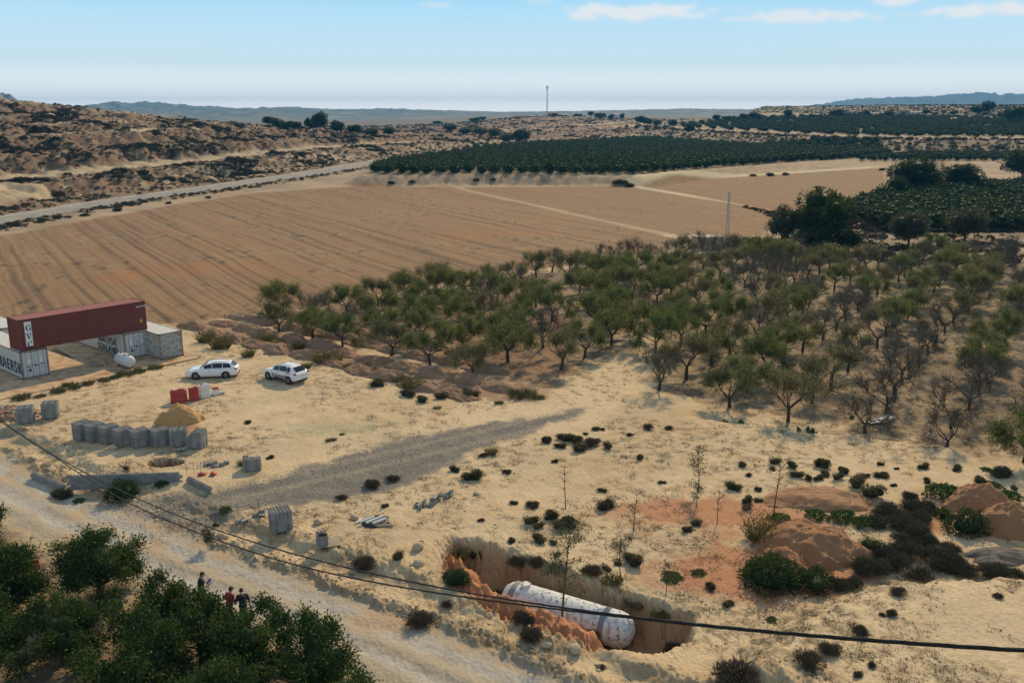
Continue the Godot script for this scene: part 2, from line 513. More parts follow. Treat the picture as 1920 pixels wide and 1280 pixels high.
func paint_near(p: Vector2, x: float, z: float, r: float, big: float, mid: float, fin: float) -> Color:
	var c := SAND.lerp(SAND2, clampf(0.34 + big * 0.75 + mid * 0.55, 0.0, 1.0))
	c = c.lerp(Color(0.47, 0.37, 0.235), smoothstep(0.0, 0.45, nA.get_noise_2d(x * 2.2 + 50.0, z * 2.2)) * 0.6)
	# crumbs of dry litter
	var lit := nB.get_noise_2d(x * 0.9 + 200.0, z * 1.5)
	var rough := smoothstep(-0.25, 0.2, nA.get_noise_2d(x * 1.7 - 80.0, z * 1.7))
	c = c.lerp(Color(0.20, 0.145, 0.085), smoothstep(0.12, 0.36, lit + fin * 0.25) * 0.7 * rough)
	var k := 1.0 + fin * 0.13
	# reddish earth
	var reds := exp(-pow((x - 12.5) / 6.5, 2.0) - pow((z + 53.0) / 2.6, 2.0)) + exp(-pow((x - 13.2) / 4.8, 2.0) - pow((z + 45.2) / 2.8, 2.0)) * 1.6 + exp(-pow((x - 28.0) / 5.0, 2.0) - pow((z + 52.0) / 3.0, 2.0)) + 0.7 * exp(-pow((x + 26.3) / 2.6, 2.0) - pow((z + 69.0) / 1.6, 2.0))
	c = c.lerp(Color(0.43, 0.195, 0.095), smoothstep(0.2, 0.7, reds + mid * 0.35) * 0.92)
	# orchard floor and the strip of dumped earth
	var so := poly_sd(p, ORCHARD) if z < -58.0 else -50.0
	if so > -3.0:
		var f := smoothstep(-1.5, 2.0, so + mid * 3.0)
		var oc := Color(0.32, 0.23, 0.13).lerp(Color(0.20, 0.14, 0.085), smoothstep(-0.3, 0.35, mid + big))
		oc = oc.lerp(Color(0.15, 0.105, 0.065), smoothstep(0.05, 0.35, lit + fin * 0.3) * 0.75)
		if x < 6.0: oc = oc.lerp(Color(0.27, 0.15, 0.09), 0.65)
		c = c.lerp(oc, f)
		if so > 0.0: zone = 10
	if z < -73.0 and x < 8.0:
		var ds := seg_d(x, z, -37.0, -104.0, 0.0, -76.0)
		if (z + 104.0) * 37.0 - (x + 37.0) * 28.0 < 40.0 and so < 3.0:
			var inrow := smoothstep(4.5, 2.0, ds + mid * 2.0)
			c = c.lerp(Color(0.27, 0.16, 0.10), inrow * 0.9)
	# worn vehicle track from the gravel to the trees
	var tr := minf(seg_d(x, z, 5.0, -73.0, 12.5, -89.0), seg_d(x, z, -2.5, -72.5, 5.0, -73.5))
	tr = minf(tr, seg_d(x, z, 12.5, -89.0, 14.0, -99.0) + 1.0)
	c = c.lerp(SAND * 1.02, smoothstep(4.2, 2.0, tr + mid * 1.5) * 0.8)
	# gravel drive
	if x > -30.0 and x < 9.0 and z > -77.0 and z < -47.0:
		var gs := poly_sd(p, GRAVEL) + mid * 1.1 + fin * 0.4
		var gf := smoothstep(-0.5, 0.5, gs)
		if gf > 0.0:
			var gc := Color(0.15, 0.138, 0.122).lerp(Color(0.20, 0.18, 0.15), smoothstep(-0.2, 0.5, mid + fin * 0.4))
			var lane := absf(seg_d(x, z, -22.0, -53.0, 7.0, -73.5) - 1.0)
			gc = gc.lerp(Color(0.33, 0.275, 0.20), smoothstep(0.6, 0.1, lane) * 0.45)
			gc = gc.lerp(Color(0.36, 0.30, 0.22), smoothstep(-14.0, -24.0, x) * smoothstep(0.0, 0.4, big * 2.0 + mid) * 0.7)
			c = c.lerp(gc, gf)
			if gf > 0.5 and rd > 2.3: zone = 2
	# dirt road
	if rd < 8.0:
		var ent := exp(-pow((x + 24.0) / 4.0, 2.0))
		var rc := Color(0.375, 0.315, 0.235).lerp(Color(0.46, 0.425, 0.37), smoothstep(0.7, 0.1, absf(absf(rd - 0.2 + mid * 0.5) - 1.0)) * 0.85)
		rc = rc.lerp(Color(0.45, 0.30, 0.17), smoothstep(0.1, 0.5, nB.get_noise_2d(x * 0.25 + 9.0, z * 0.25)) * 0.6)
		var f := smoothstep(2.9, 2.3, absf(rd) + mid * 0.35)
		c = c.lerp(rc, f)
		if absf(rd) < 2.4: zone = 1
		if rd > 2.3 and ent < 0.6:
			var e := rd + nB.get_noise_2d(x, z) * 0.45 + nB.get_noise_2d(x * 0.3, z * 0.3 + 90.0) * 0.7
			var crumb := exp(-pow((e - 2.8) / 0.4, 2.0)) + exp(-pow((e - 4.7) / 0.45, 2.0)) * 1.0
			c = c.lerp(Color(0.30, 0.21, 0.125), clampf(crumb * (0.45 + fin + mid), 0.0, 0.8))
		if rd < -2.3:
			var gf := smoothstep(-2.4, -4.0, rd + mid)
			c = c.lerp(Color(0.19, 0.135, 0.085).lerp(Color(0.36, 0.26, 0.15), smoothstep(-0.1, 0.4, mid + fin * 0.5)), gf)
	# pit, its walls and the red spoil
	if sd_pit > -0.6:
		var wall := Color(0.34, 0.19, 0.098).lerp(Color(0.40, 0.255, 0.135), smoothstep(-0.2, 0.3, mid))
		c = c.lerp(wall, smoothstep(-0.1, 0.25, sd_pit + fin * 0.2))
		var s := minf(seg_d(x, z, -2.3, -44.4, 3.5, -39.9) - 0.4, Vector2(x + 2.6, z + 47.2).length() - 0.7)
		c = c.lerp(Color(0.47, 0.205, 0.095), smoothstep(1.3, 0.5, s + mid * 0.6) * smoothstep(-0.15, 0.3, sd_pit) * 0.95)
	if sd_plat > -3.5 and sd_plat < 0.3:
		c = c.lerp(Color(0.33, 0.235, 0.135), smoothstep(-3.4, -1.5, sd_plat) * smoothstep(0.2, -0.4, sd_plat) * clampf(0.5 + mid + fin, 0.0, 0.85))
	var qx := (x + 24.2) / 1.15
	var qz := (z + 61.25) / 0.75
	if qx * qx + qz * qz < 1.25:
		c = Color(0.17, 0.085, 0.045)
	# grey-green bloom of tiny weeds
	var wd := exp(-pow((x + 14.0) / 5.0, 2.0) - pow((z + 68.5) / 2.0, 2.0))
	c = c.lerp(Color(0.33, 0.31, 0.19), smoothstep(0.3, 0.9, wd + lit * 0.8) * 0.6)
	if z < -95.0:
		var fs := poly_sd(p, FIELD_A)
		if fs > -3.0:
			c = c.lerp(furrows(x, z, big, mid), smoothstep(-0.8, 0.8, fs + mid * 1.5))
			if fs > 0.0: zone = 3
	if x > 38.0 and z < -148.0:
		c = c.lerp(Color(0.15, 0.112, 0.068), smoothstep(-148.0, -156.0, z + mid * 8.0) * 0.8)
	return Color(c.r * k, c.g * k, c.b * k)

func paint_far(p: Vector2, x: float, z: float, r: float, big: float, mid: float, fin: float) -> Color:
	var d := -z
	var n2 := nA.get_noise_2d(x * 0.6 + 500.0, z * 0.6)
	var patch := nB.get_noise_2d(x * 0.22, z * 0.22)
	var c := Color(0.40, 0.29, 0.185).lerp(Color(0.26, 0.18, 0.11), clampf(0.4 + n2 + patch * 0.6, 0.0, 1.0))
	zone = 0
	if r > 2300.0:
		zone = 9
		c = Color(0.12, 0.135, 0.11).lerp(Color(0.175, 0.16, 0.125), smoothstep(-0.2, 0.3, nA.get_noise_2d(x * 0.08, z * 0.08)))
		var pale := nA.get_noise_2d(x * 0.11 + 900.0, z * 0.35)
		return c.lerp(Color(0.36, 0.30, 0.22), smoothstep(0.22, 0.34, pale) * 0.6 * smoothstep(6000.0, 4500.0, r))
	if r < 420.0:
		var fa := poly_sd(p, FIELD_A)
		if fa > -2.0:
			if fa > 0.0: zone = 3
			return c.lerp(furrows(x, z, big, mid), smoothstep(-2.0, 1.0, fa))
		var fb := poly_sd(p, FIELD_B)
		var fc := poly_sd(p, FIELD_C)
		var fm := maxf(fb, fc)
		if fm > -2.0:
			if fm > 0.0: zone = 3
			var q := furrows(x + 40.0, z, big, mid)
			q = q.lerp(Color(0.225, 0.13, 0.06), 0.5)
			return Color(0.47, 0.37, 0.23).lerp(q, smoothstep(-2.0, 0.5, fm))
		# pale tracks between the fields
		var tk := minf(seg_d(x, z, 36.0, -179.0, 27.2, -195.8), seg_d(x, z, 27.2, -195.8, 6.0, -248.3))
		tk = minf(tk, seg_d(x, z, 6.0, -248.3, -18.0, -301.6))
		var t2 := minf(seg_d(x, z, 65.8, -238.0, 50.0, -280.0), seg_d(x, z, 50.0, -280.0, 40.0, -307.0))
		t2 = minf(t2, minf(seg_d(x, z, 40.0, -307.0, 56.0, -329.0), seg_d(x, z, 56.0, -329.0, 160.0, -398.0)))
		t2 = minf(t2, minf(seg_d(x, z, 36.0, -177.0, 56.0, -186.0), seg_d(x, z, 160.0, -398.0, 230.0, -420.0)))
		if tk < 2.6 or t2 < 4.0:
			zone = 4
			var f := clampf(smoothstep(1.9, 0.7, tk + patch) + smoothstep(3.4, 2.0, t2 + patch), 0.0, 1.0)
			return Color(0.27, 0.22, 0.12).lerp(Color(0.52, 0.42, 0.275), f)
	if absf(hu) < 9.5 and r < 1250.0:
		var w := lerpf(4.2, 6.0, smoothstep(250.0, 600.0, d))
		if absf(hu) < w:
			zone = 6
			var a := Color(0.25, 0.235, 0.215).lerp(Color(0.29, 0.27, 0.245), smoothstep(-0.3, 0.3, patch))
			return a.lerp(Color(0.46, 0.41, 0.34), smoothstep(w - 1.6, w - 0.6, hu))
		c = c.lerp(Color(0.13, 0.10, 0.06), 0.8 * smoothstep(-0.4, 0.1, patch))
	if hu < -4.0 and hu > -15.0 and r < 480.0:
		c = c.lerp(Color(0.20, 0.15, 0.09), smoothstep(-15.0, -10.0, hu + patch * 6.0) * 0.75)
	if hu > 4.0 and r < 2300.0:
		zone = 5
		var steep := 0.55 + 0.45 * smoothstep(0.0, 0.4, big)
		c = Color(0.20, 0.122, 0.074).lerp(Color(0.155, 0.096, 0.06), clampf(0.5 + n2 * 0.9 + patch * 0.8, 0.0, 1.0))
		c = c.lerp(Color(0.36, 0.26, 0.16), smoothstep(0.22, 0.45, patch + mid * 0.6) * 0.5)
		# cart track and pale terrace floors
		var tw := hu + nA.get_noise_2d(x * 1.6, z * 1.6) * 9.0
		var tp := smoothstep(36.0, 38.0, tw) * smoothstep(50.0, 48.0, tw) * smoothstep(680.0, 560.0, d)
		tp = maxf(tp, smoothstep(86.0, 88.0, tw) * smoothstep(100.0, 98.0, tw) * smoothstep(0.0, 0.2, n2 + 0.1))
		tp = maxf(tp, smoothstep(109.0, 111.0, tw) * smoothstep(122.0, 120.0, tw) * smoothstep(0.0, 0.2, 0.05 - n2))
		tp = maxf(tp, smoothstep(132.0, 134.0, tw) * smoothstep(148.0, 146.0, tw) * smoothstep(0.0, 0.15, n2))
		tp = maxf(tp, smoothstep(217.0, 221.0, tw) * smoothstep(243.0, 238.0, tw) * 0.55 * smoothstep(700.0, 600.0, d))
		if d < 262.0: tp = maxf(tp, smoothstep(14.0, 17.0, hu) * smoothstep(44.0, 40.0, hu))
		c = c.lerp(Color(0.47, 0.36, 0.225), tp * 0.92)
		if hu < 30.0 and d > 260.0:
			c = c.lerp(Color(0.42, 0.33, 0.21), smoothstep(8.0, 12.0, hu) * smoothstep(30.0, 24.0, hu) * smoothstep(-0.2, 0.2, patch + n2))
		if r > 1200.0:
			zone = 11
			c = c.lerp(Color(0.145, 0.118, 0.078), 0.7)
		return c
	if in_terr > -9.0:
		if in_terr > 0.6:
			zone = 7
			return Color(0.235, 0.185, 0.11).lerp(Color(0.33, 0.25, 0.15), smoothstep(-0.2, 0.4, patch))
		zone = 8
		return Color(0.40, 0.29, 0.185).lerp(Color(0.30, 0.21, 0.125), smoothstep(-0.25, 0.3, patch + mid))
	if bv > -2.0:
		zone = 8
		c = Color(0.27, 0.185, 0.115).lerp(Color(0.18, 0.125, 0.08), clampf(0.55 + n2 + patch * 0.8, 0.0, 1.0))
		if bv > 48.0 and bv < 310.0:
			c = Color(0.33, 0.24, 0.15).lerp(Color(0.27, 0.20, 0.12), smoothstep(-0.2, 0.3, patch))
		c = c.lerp(Color(0.42, 0.33, 0.22), smoothstep(42.0, 44.0, bv) * smoothstep(51.0, 49.0, bv) * 0.8)
		if bv > 310.0: c = c.lerp(Color(0.19, 0.165, 0.10), 0.5)
		return c
	if r > 900.0:
		zone = 11
		return c.lerp(Color(0.15, 0.122, 0.08), 0.75)
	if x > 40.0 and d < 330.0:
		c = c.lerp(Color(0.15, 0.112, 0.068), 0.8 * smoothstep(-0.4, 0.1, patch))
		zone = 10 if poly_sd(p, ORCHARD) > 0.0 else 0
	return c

func build_ground() -> void:
	var rings := PackedFloat32Array()
	var r := 0.6
	while r < 9800.0:
		rings.push_back(r)
		if r < 22.0: r += 0.7
		elif r < 44.0: r += 0.15
		elif r < 125.0: r *= 1.0036
		elif r < 1000.0: r *= 1.0062
		else: r *= 1.02
	var az := PackedFloat32Array()
	var a := -180.0
	while a < 180.0:
		az.push_back(a)
		var off := absf(a + 0.0)
		a += 0.112 if off < 31.5 else clampf((off - 31.5) * 0.35, 0.112, 6.0)
		if off > 31.5 and a > -31.5 and a - 0.0 < 0.0 and az[az.size() - 1] < -31.5: a = -31.5
	az.push_back(180.0)
	var nr := rings.size()
	var na := az.size()
	var v := PackedVector3Array()
	var c := PackedColorArray()
	var zo := PackedByteArray()
	v.resize(nr * na)
	c.resize(nr * na)
	zo.resize(nr * na)
	var k := 0
	for i in nr:
		var q := rings[i]
		for j in na:
			var t := deg_to_rad(az[j])
			var x := q * sin(t)
			var z := -q * cos(t)
			var y := gy(x, z)
			var col := paint(x, z, q)
			if zone == 3 and q < 330.0:
				var s := 0.8526 * x - 0.5225 * z + nA.get_noise_2d(x * 0.3, z * 0.3) * 0.9
				y -= smoothstep(0.26, 0.42, nR.get_noise_2d(s * 1.35, (-0.5225 * x - 0.8526 * z) * 0.008)) * 0.08
			v[k] = Vector3(x, y, z)
			c[k] = col
			zo[k] = zone
			k += 1
	var n := PackedVector3Array()
	n.resize(nr * na)
	for i in nr:
		var i0 := maxi(i - 1, 0) * na
		var i1 := mini(i + 1, nr - 1) * na
		var b := i * na
		for j in na:
			var j0 := j - 1 if j > 0 else na - 2
			var j1 := j + 1 if j < na - 1 else 1
			n[b + j] = (v[b + j1] - v[b + j0]).cross(v[i1 + j] - v[i0 + j]).normalized()
	var idx := []
	var loc := []
	var remap := []
	for q in ZN.size():
		idx.append(PackedInt32Array())
		loc.append(PackedInt32Array())
		var m := PackedInt32Array()
		m.resize(nr * na)
		m.fill(-1)
		remap.append(m)
	for q in ZN.size():
		var ix := PackedInt32Array()
		var lc := PackedInt32Array()
		var rm: PackedInt32Array = remap[q]
		for i in nr - 1:
			var b := i * na
			for j in na - 1:
				if zo[b + j] != q: continue
				for e in [b + j, b + j + 1, b + na + j, b + na + j + 1]:
					if rm[e] < 0:
						rm[e] = lc.size()
						lc.push_back(e)
				var e0 := rm[b + j]
				var e1 := rm[b + j + 1]
				var e2 := rm[b + na + j]
				var e3 := rm[b + na + j + 1]
				ix.push_back(e0); ix.push_back(e2); ix.push_back(e1)
				ix.push_back(e1); ix.push_back(e2); ix.push_back(e3)
		if ix.is_empty(): continue
		var pv := PackedVector3Array()
		var pn := PackedVector3Array()
		var pc := PackedColorArray()
		for e in lc:
			pv.push_back(v[e]); pn.push_back(n[e]); pc.push_back(c[e])
		var arr := []
		arr.resize(Mesh.ARRAY_MAX)
		arr[Mesh.ARRAY_VERTEX] = pv
		arr[Mesh.ARRAY_NORMAL] = pn
		arr[Mesh.ARRAY_COLOR] = pc
		arr[Mesh.ARRAY_INDEX] = ix
		var me := ArrayMesh.new()
		me.add_surface_from_arrays(Mesh.PRIMITIVE_TRIANGLES, arr)
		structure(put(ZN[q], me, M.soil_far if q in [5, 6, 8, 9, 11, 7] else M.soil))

# ---------------------------------------------------------------- plants
func rv() -> Vector3:
	return Vector3(rng.randfn(), rng.randfn(), rng.randfn()).normalized()

func rr(a: float, b: float) -> float:
	return rng.randf_range(a, b)

func tone(c: Color, amount: float) -> Color:
	var k := 1.0 + rr(-amount, amount)
	var w := rr(-amount, amount) * 0.35
	return Color(c.r * k * (1.0 + w), c.g * k, c.b * k * (1.0 - w))

# a limb of several bent pieces; the tips it ends in are gathered in tips
func limb(mb: MB, p: Vector3, d: Vector3, len_: float, r: float, depth: int, spread: float, tips: Array, lift := 0.25) -> void:
	var q := p
	var dir := d
	var steps := 3
	for s in steps:
		dir = (dir + rv() * 0.22 + Vector3.UP * lift * 0.25).normalized()
		var e := q + dir * len_ / steps
		var r2 := r * (1.0 - 0.16 * (s + 1))
		mb.tube(q, e, r * (1.0 - 0.16 * s), r2, 6 if r > 0.03 else 4)
		q = e
		if depth > 0 and s > 0:
			var k := 1 if s < steps - 1 else 2
			for b in k:
				var side := (dir + rv() * spread).normalized()
				side = (side + Vector3.UP * lift * 0.4).normalized()
				limb(mb, q, side, len_ * rr(0.55, 0.8), r2 * 0.68, depth - 1, spread, tips, lift)
	if depth == 0:
		tips.append([q, dir])

func almond(kind: int, seed_: int) -> Array:   # [wood, leaves]; kind 0 bare, 1 sparse, 2 leafy
	rng.seed = seed_
	var w := MB.new()
	w.col = Color(0.075, 0.058, 0.045)
	var tips := []
	var top := Vector3(rr(-0.1, 0.1), rr(0.55, 0.85), rr(-0.1, 0.1))
	w.tube(Vector3(0, -0.15, 0), Vector3(0, 0.05, 0), 0.18, 0.13, 8)
	w.tube(Vector3(0, 0.05, 0), top, 0.13, 0.10, 8)
	var nl := rng.randi_range(4, 5)
	var a0 := rr(0, TAU)
	for k in nl:
		var t := a0 + TAU * k / nl + rr(-0.35, 0.35)
		var d := Vector3(cos(t) * rr(0.75, 1.05), rr(0.6, 1.0), sin(t) * rr(0.75, 1.05)).normalized()
		limb(w, top, d, rr(0.95, 1.25), 0.056, 2, 1.0, tips, 0.24)
	w.col = Color(0.155, 0.132, 0.096) if kind == 0 else Color(0.12, 0.102, 0.07)
	var pts := []
	for tp in tips:
		var n := 17 if kind == 0 else 12
		for k in n:
			var d: Vector3 = (tp[1] + rv() * 1.0 + Vector3.UP * 0.25).normalized()
			var l := rr(0.35, 0.85)
			var q: Vector3 = tp[0] - tp[1] * rr(0.0, 0.6)
			var e := q + d * l
			var s := d.cross(rv()).normalized() * 0.010
			w.tri(q - s, q + s, e)
			w.tri(q - s.cross(d), q + s.cross(d), e)
			for b in (3 if kind == 0 else 2):
				var f := q.lerp(e, rr(0.3, 0.9))
				var d2 := (d + rv() * 0.9).normalized()
				var s2 := d2.cross(rv()).normalized() * 0.008
				w.tri(f - s2, f + s2, f + d2 * rr(0.2, 0.5))
			pts.append([q, e])
	var lv: MB = null
	if kind > 0:
		lv = MB.new()
		var per := 8 if kind == 1 else 19
		var warm := rr(0.0, 1.0)
		var base := Color(0.20, 0.20, 0.065).lerp(Color(0.115, 0.165, 0.045), warm)
		if kind == 1: base = Color(0.21, 0.19, 0.09).lerp(Color(0.16, 0.175, 0.07), warm)
		for pq in pts:
			var sh := tone(base, 0.25)
			for k in per:
				lv.col = tone(sh, 0.22)
				var o: Vector3 = pq[0].lerp(pq[1], rr(0.1, 1.05)) + rv() * rr(0.0, 0.36)
				var d := (rv() + Vector3.DOWN * 0.3).normalized()
				lv.leaf(o, d * rr(0.09, 0.16), d.cross(rv()).normalized() * rr(0.018, 0.032))
	return [w.mesh(), lv.mesh() if lv else null]

func citrus(seed_: int, leaves: int, size: float) -> Array:
	rng.seed = seed_
	var w := MB.new()
	w.col = Color(0.07, 0.055, 0.042)
	w.tube(Vector3(0, -0.2, 0), Vector3(0.03, 0.7, 0), 0.13, 0.09, 8)
	var lv := MB.new()
	var cl := []
	for k in 54:
		var t := rr(0, TAU)
		var y := rr(-0.8, 1.0)
		var ring := sqrt(maxf(0.0, 1.0 - y * y))
		var bulge := rr(0.6, 1.08) + 0.18 * sin(t * 3.0 + seed_)
		cl.append(Vector3(cos(t) * ring * 1.75 * bulge, 1.75 + y * 1.5 * bulge, sin(t) * ring * 1.75 * bulge))
	for k in 17:
		w.tube(Vector3(0.03, 0.65, 0), cl[k * 3] * Vector3(0.9, 0.95, 0.9), 0.05, 0.012, 5)
	var o := Vector3(0, 1.6, 0)
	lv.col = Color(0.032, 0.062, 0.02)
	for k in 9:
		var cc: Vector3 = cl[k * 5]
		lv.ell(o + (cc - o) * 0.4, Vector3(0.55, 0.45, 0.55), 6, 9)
	for k in leaves:
		var c: Vector3 = cl[k % cl.size()]
		var p := c + Vector3(rng.randfn(), rng.randfn() * 0.8, rng.randfn()) * 0.23
		if k % 9 == 0: p = o + (c - o) * rr(0.2, 0.8) + rv() * 0.2
		var out := (p - o).normalized()
		var d := (out * 0.7 + rv() * 0.8 + Vector3.UP * 0.15).normalized()
		var f := float(hash(k % cl.size()) % 100) / 100.0
		lv.col = tone(Color(0.036, 0.070, 0.020).lerp(Color(0.092, 0.128, 0.026), f * f), 0.38)
		if k % 23 == 0: lv.col = Color(0.13, 0.16, 0.035)
		lv.leaf(p, d * rr(0.11, 0.18) * size, d.cross(rv()).normalized() * rr(0.026, 0.044) * size)
	# upright shoots
	for k in 26:
		var c: Vector3 = cl[rng.randi() % cl.size()]
		if c.y < 1.9: continue
		var d := ((c - o).normalized() * 0.4 + Vector3.UP + rv() * 0.25).normalized()
		var l := rr(0.3, 0.7)
		w.tube(c, c + d * l, 0.008, 0.004, 4)
		for j in 16:
			lv.col = tone(Color(0.06, 0.105, 0.028), 0.3)
			var e := (d * 0.5 + rv()).normalized()
			lv.leaf(c + d * l * rr(0.15, 1.0), e * 0.12, e.cross(rv()).normalized() * 0.03)
	return [w.mesh(), lv.mesh()]

# rounded crown of leaf tufts on a trunk: pines, bay-like trees, far trees. size 1 = 1 m radius crown
func crowned(seed_: int, tufts: int, per: int, leaf_l: float, leaf_w: float, c0: Color, c1: Color, flat := 0.8, trunk_h := 0.5) -> Array:
	rng.seed = seed_
	var w := MB.new()
	w.col = Color(0.075, 0.055, 0.042)
	w.tube(Vector3(0, -0.1, 0), Vector3(0.02, trunk_h + 0.25, 0), 0.075, 0.05, 8)
	var lv := MB.new()
	var o := Vector3(0, trunk_h + flat, 0)
	var lobes := []
	for k in 13:
		var d := rv()
		lobes.append([o + Vector3(d.x * 0.55, d.y * 0.5 * flat, d.z * 0.55), rr(0.32, 0.52)])
	for k in 6:
		w.tube(Vector3(0.02, trunk_h + 0.2, 0), lobes[k][0], 0.03, 0.01, 5)
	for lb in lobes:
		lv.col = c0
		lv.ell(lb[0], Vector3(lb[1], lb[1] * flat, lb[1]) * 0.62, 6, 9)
	for k in tufts:
		var lb = lobes[k % lobes.size()]
		var d := rv()
		var p: Vector3 = lb[0] + Vector3(d.x, d.y * flat, d.z) * lb[1] * rr(0.75, 1.04)
		var f := rr(0.0, 1.0)
		var sh := tone(c0.lerp(c1, f), 0.2)
		for j in per:
			lv.col = tone(sh, 0.2)
			var e := (d + rv() * 0.9 + Vector3.UP * 0.2).normalized()
			lv.leaf(p + rv() * leaf_l * 0.6, e * leaf_l * rr(0.7, 1.3), e.cross(rv()).normalized() * leaf_w)
	return [w.mesh(), lv.mesh()]

# low bushes, 1 m wide; kinds: d round green, b dry brown, s dark scrub, g leafy mat, y yellow broom, w weeds, k prickly pear
func bush(kind: String, seed_: int) -> ArrayMesh:
	rng.seed = seed_
	var m := MB.new()
	var n := 1500
	match kind:
		"d":
			for k in 60:
				m.col = Color(0.05, 0.04, 0.03)
				var t := rr(0, TAU)
				var d := Vector3(cos(t) * rr(0.1, 1.0), rr(0.5, 1.2), sin(t) * rr(0.1, 1.0)).normalized()
				var s := d.cross(rv()).normalized() * 0.008
				m.tri(-s, s, d * rr(0.25, 0.48))
			var lobes := []
			for k in 6: lobes.append([Vector3(rr(-0.3, 0.3), rr(0.05, 0.22), rr(-0.3, 0.3)), rr(0.16, 0.3), rr(0, 1)])
			m.col = Color(0.06, 0.062, 0.036)
			for lb in lobes: m.ell(lb[0], Vector3.ONE * lb[1] * 0.7, 5, 8)
			for k in 1700:
				var lb: Array = lobes[k % 6]
				var d := rv()
				d.y = absf(d.y)
				var p: Vector3 = lb[0] + d * lb[1] * rr(0.6, 1.15)
				m.col = tone(Color(0.062, 0.066, 0.036).lerp(Color(0.125, 0.115, 0.068), rr(0, 0.4) + lb[2] * 0.6), 0.28)
				var e := (d + rv() * 0.7 + Vector3.UP * 0.3).normalized()
				m.leaf(p, e * rr(0.06, 0.12), e.cross(rv()).normalized() * rr(0.012, 0.02))
		"b", "s":
			n = 3200
			var lobes := []
			for k in 7: lobes.append([Vector3(rr(-0.3, 0.3), rr(0.02, 0.16), rr(-0.3, 0.3)), rr(0.17, 0.32), rr(0, 1)])
			var c0 := Color(0.13, 0.098, 0.066) if kind == "b" else Color(0.088, 0.092, 0.05)
			var c1 := Color(0.088, 0.068, 0.05) if kind == "b" else Color(0.10, 0.082, 0.056)
			for k in n:
				var lb: Array = lobes[k % 7]
				var d := rv()
				d.y = absf(d.y)
				var q: Vector3 = lb[0] + d * lb[1] * pow(rng.randf(), 0.5)
				m.col = tone(c0.lerp(c1, lb[2] * 0.7 + rr(0, 0.3)), 0.3)
				var l := rr(0.06, 0.17)
				var e := (d * 0.6 + rv() * 0.7 + Vector3.UP * 0.4).normalized()
				var s := e.cross(rv()).normalized() * rr(0.004, 0.01)
				m.leaf(q, e * l, s)
		"v":
			m.col = Color(0.038, 0.062, 0.022)
			for k in 7:
				m.ell(Vector3(rr(-0.22, 0.22), rr(0.16, 0.34), rr(-0.2, 0.2)), Vector3(0.24, 0.22, 0.22), 6, 9)
			for k in 1700:
				var d := rv()
				d.y = absf(d.y)
				var rad := rr(0.7, 1.03) * (1.0 + 0.22 * sin(d.x * 6.0 + seed_) * cos(d.z * 5.0 + seed_))
				m.col = tone(Color(0.04, 0.068, 0.022).lerp(Color(0.062, 0.09, 0.03), rr(0, 1)), 0.3)
				var e := (d + rv() * 0.8 + Vector3.UP * 0.3).normalized()
				m.leaf(Vector3(d.x * 0.5, d.y * 0.66 + 0.02, d.z * 0.5) * rad, e * rr(0.06, 0.11), e.cross(rv()).normalized() * rr(0.014, 0.024))
		"g":
			for k in 800:
				var t := rr(0, TAU)
				var u := sqrt(rr(0, 1)) * (0.85 + 0.2 * sin(t * 5.0 + seed_))
				var p := Vector3(cos(t) * u * 0.5, (1.0 - u * u) * 0.24 * rr(0.3, 1.0) + 0.03, sin(t) * u * 0.5)
				m.col = tone(Color(0.055, 0.105, 0.028), 0.32)
				var e := (rv() + Vector3.UP * 0.8).normalized()
				m.leaf(p, e * rr(0.06, 0.12), e.cross(rv()).normalized() * rr(0.014, 0.026))
		"y":
			for k in 420:
				var t := rr(0, TAU)
				var u := sqrt(rr(0, 1))
				var q := Vector3(cos(t), 0, sin(t)) * u * 0.3
				var d := Vector3(cos(t) * u * 0.7, rr(0.8, 1.4), sin(t) * u * 0.7).normalized()
				var l := rr(0.25, 0.75)
				m.col = tone(Color(0.15, 0.135, 0.04).lerp(Color(0.085, 0.09, 0.032), rr(0, 1)), 0.25)
				var s := d.cross(rv()).normalized() * 0.007
				m.tri(q - s, q + s, q + d * l)
				for j in 3:
					var e := (d + rv() * 0.9).normalized()
					m.leaf(q + d * l * rr(0.4, 1.0), e * rr(0.05, 0.1), e.cross(rv()).normalized() * 0.011)
		"w":
			for k in 420:
				var t := rr(0, TAU)
				var u := sqrt(rr(0, 1))
				var q := Vector3(cos(t), 0, sin(t)) * u * 0.46
				var d := (Vector3.UP * 0.9 + rv() * 0.6).normalized()
				m.col = tone(Color(0.062, 0.085, 0.032).lerp(Color(0.11, 0.105, 0.055), rr(0, 1)), 0.25)
				var s := d.cross(rv()).normalized() * 0.012
				m.leaf(q, d * rr(0.12, 0.42), s)
		"k":
			for k in 16:
				var t := rr(0, TAU)
				var b := Basis(Vector3.UP, t).rotated(Vector3.RIGHT, rr(-0.4, 0.4))
				m.col = tone(Color(0.06, 0.095, 0.035), 0.15)
				m.ell(Vector3(cos(t) * rr(0.0, 0.38), rr(0.12, 0.42), sin(t) * rr(0.0, 0.38)), Vector3(0.11, 0.16, 0.03), 5, 8, b)
	return m.mesh()

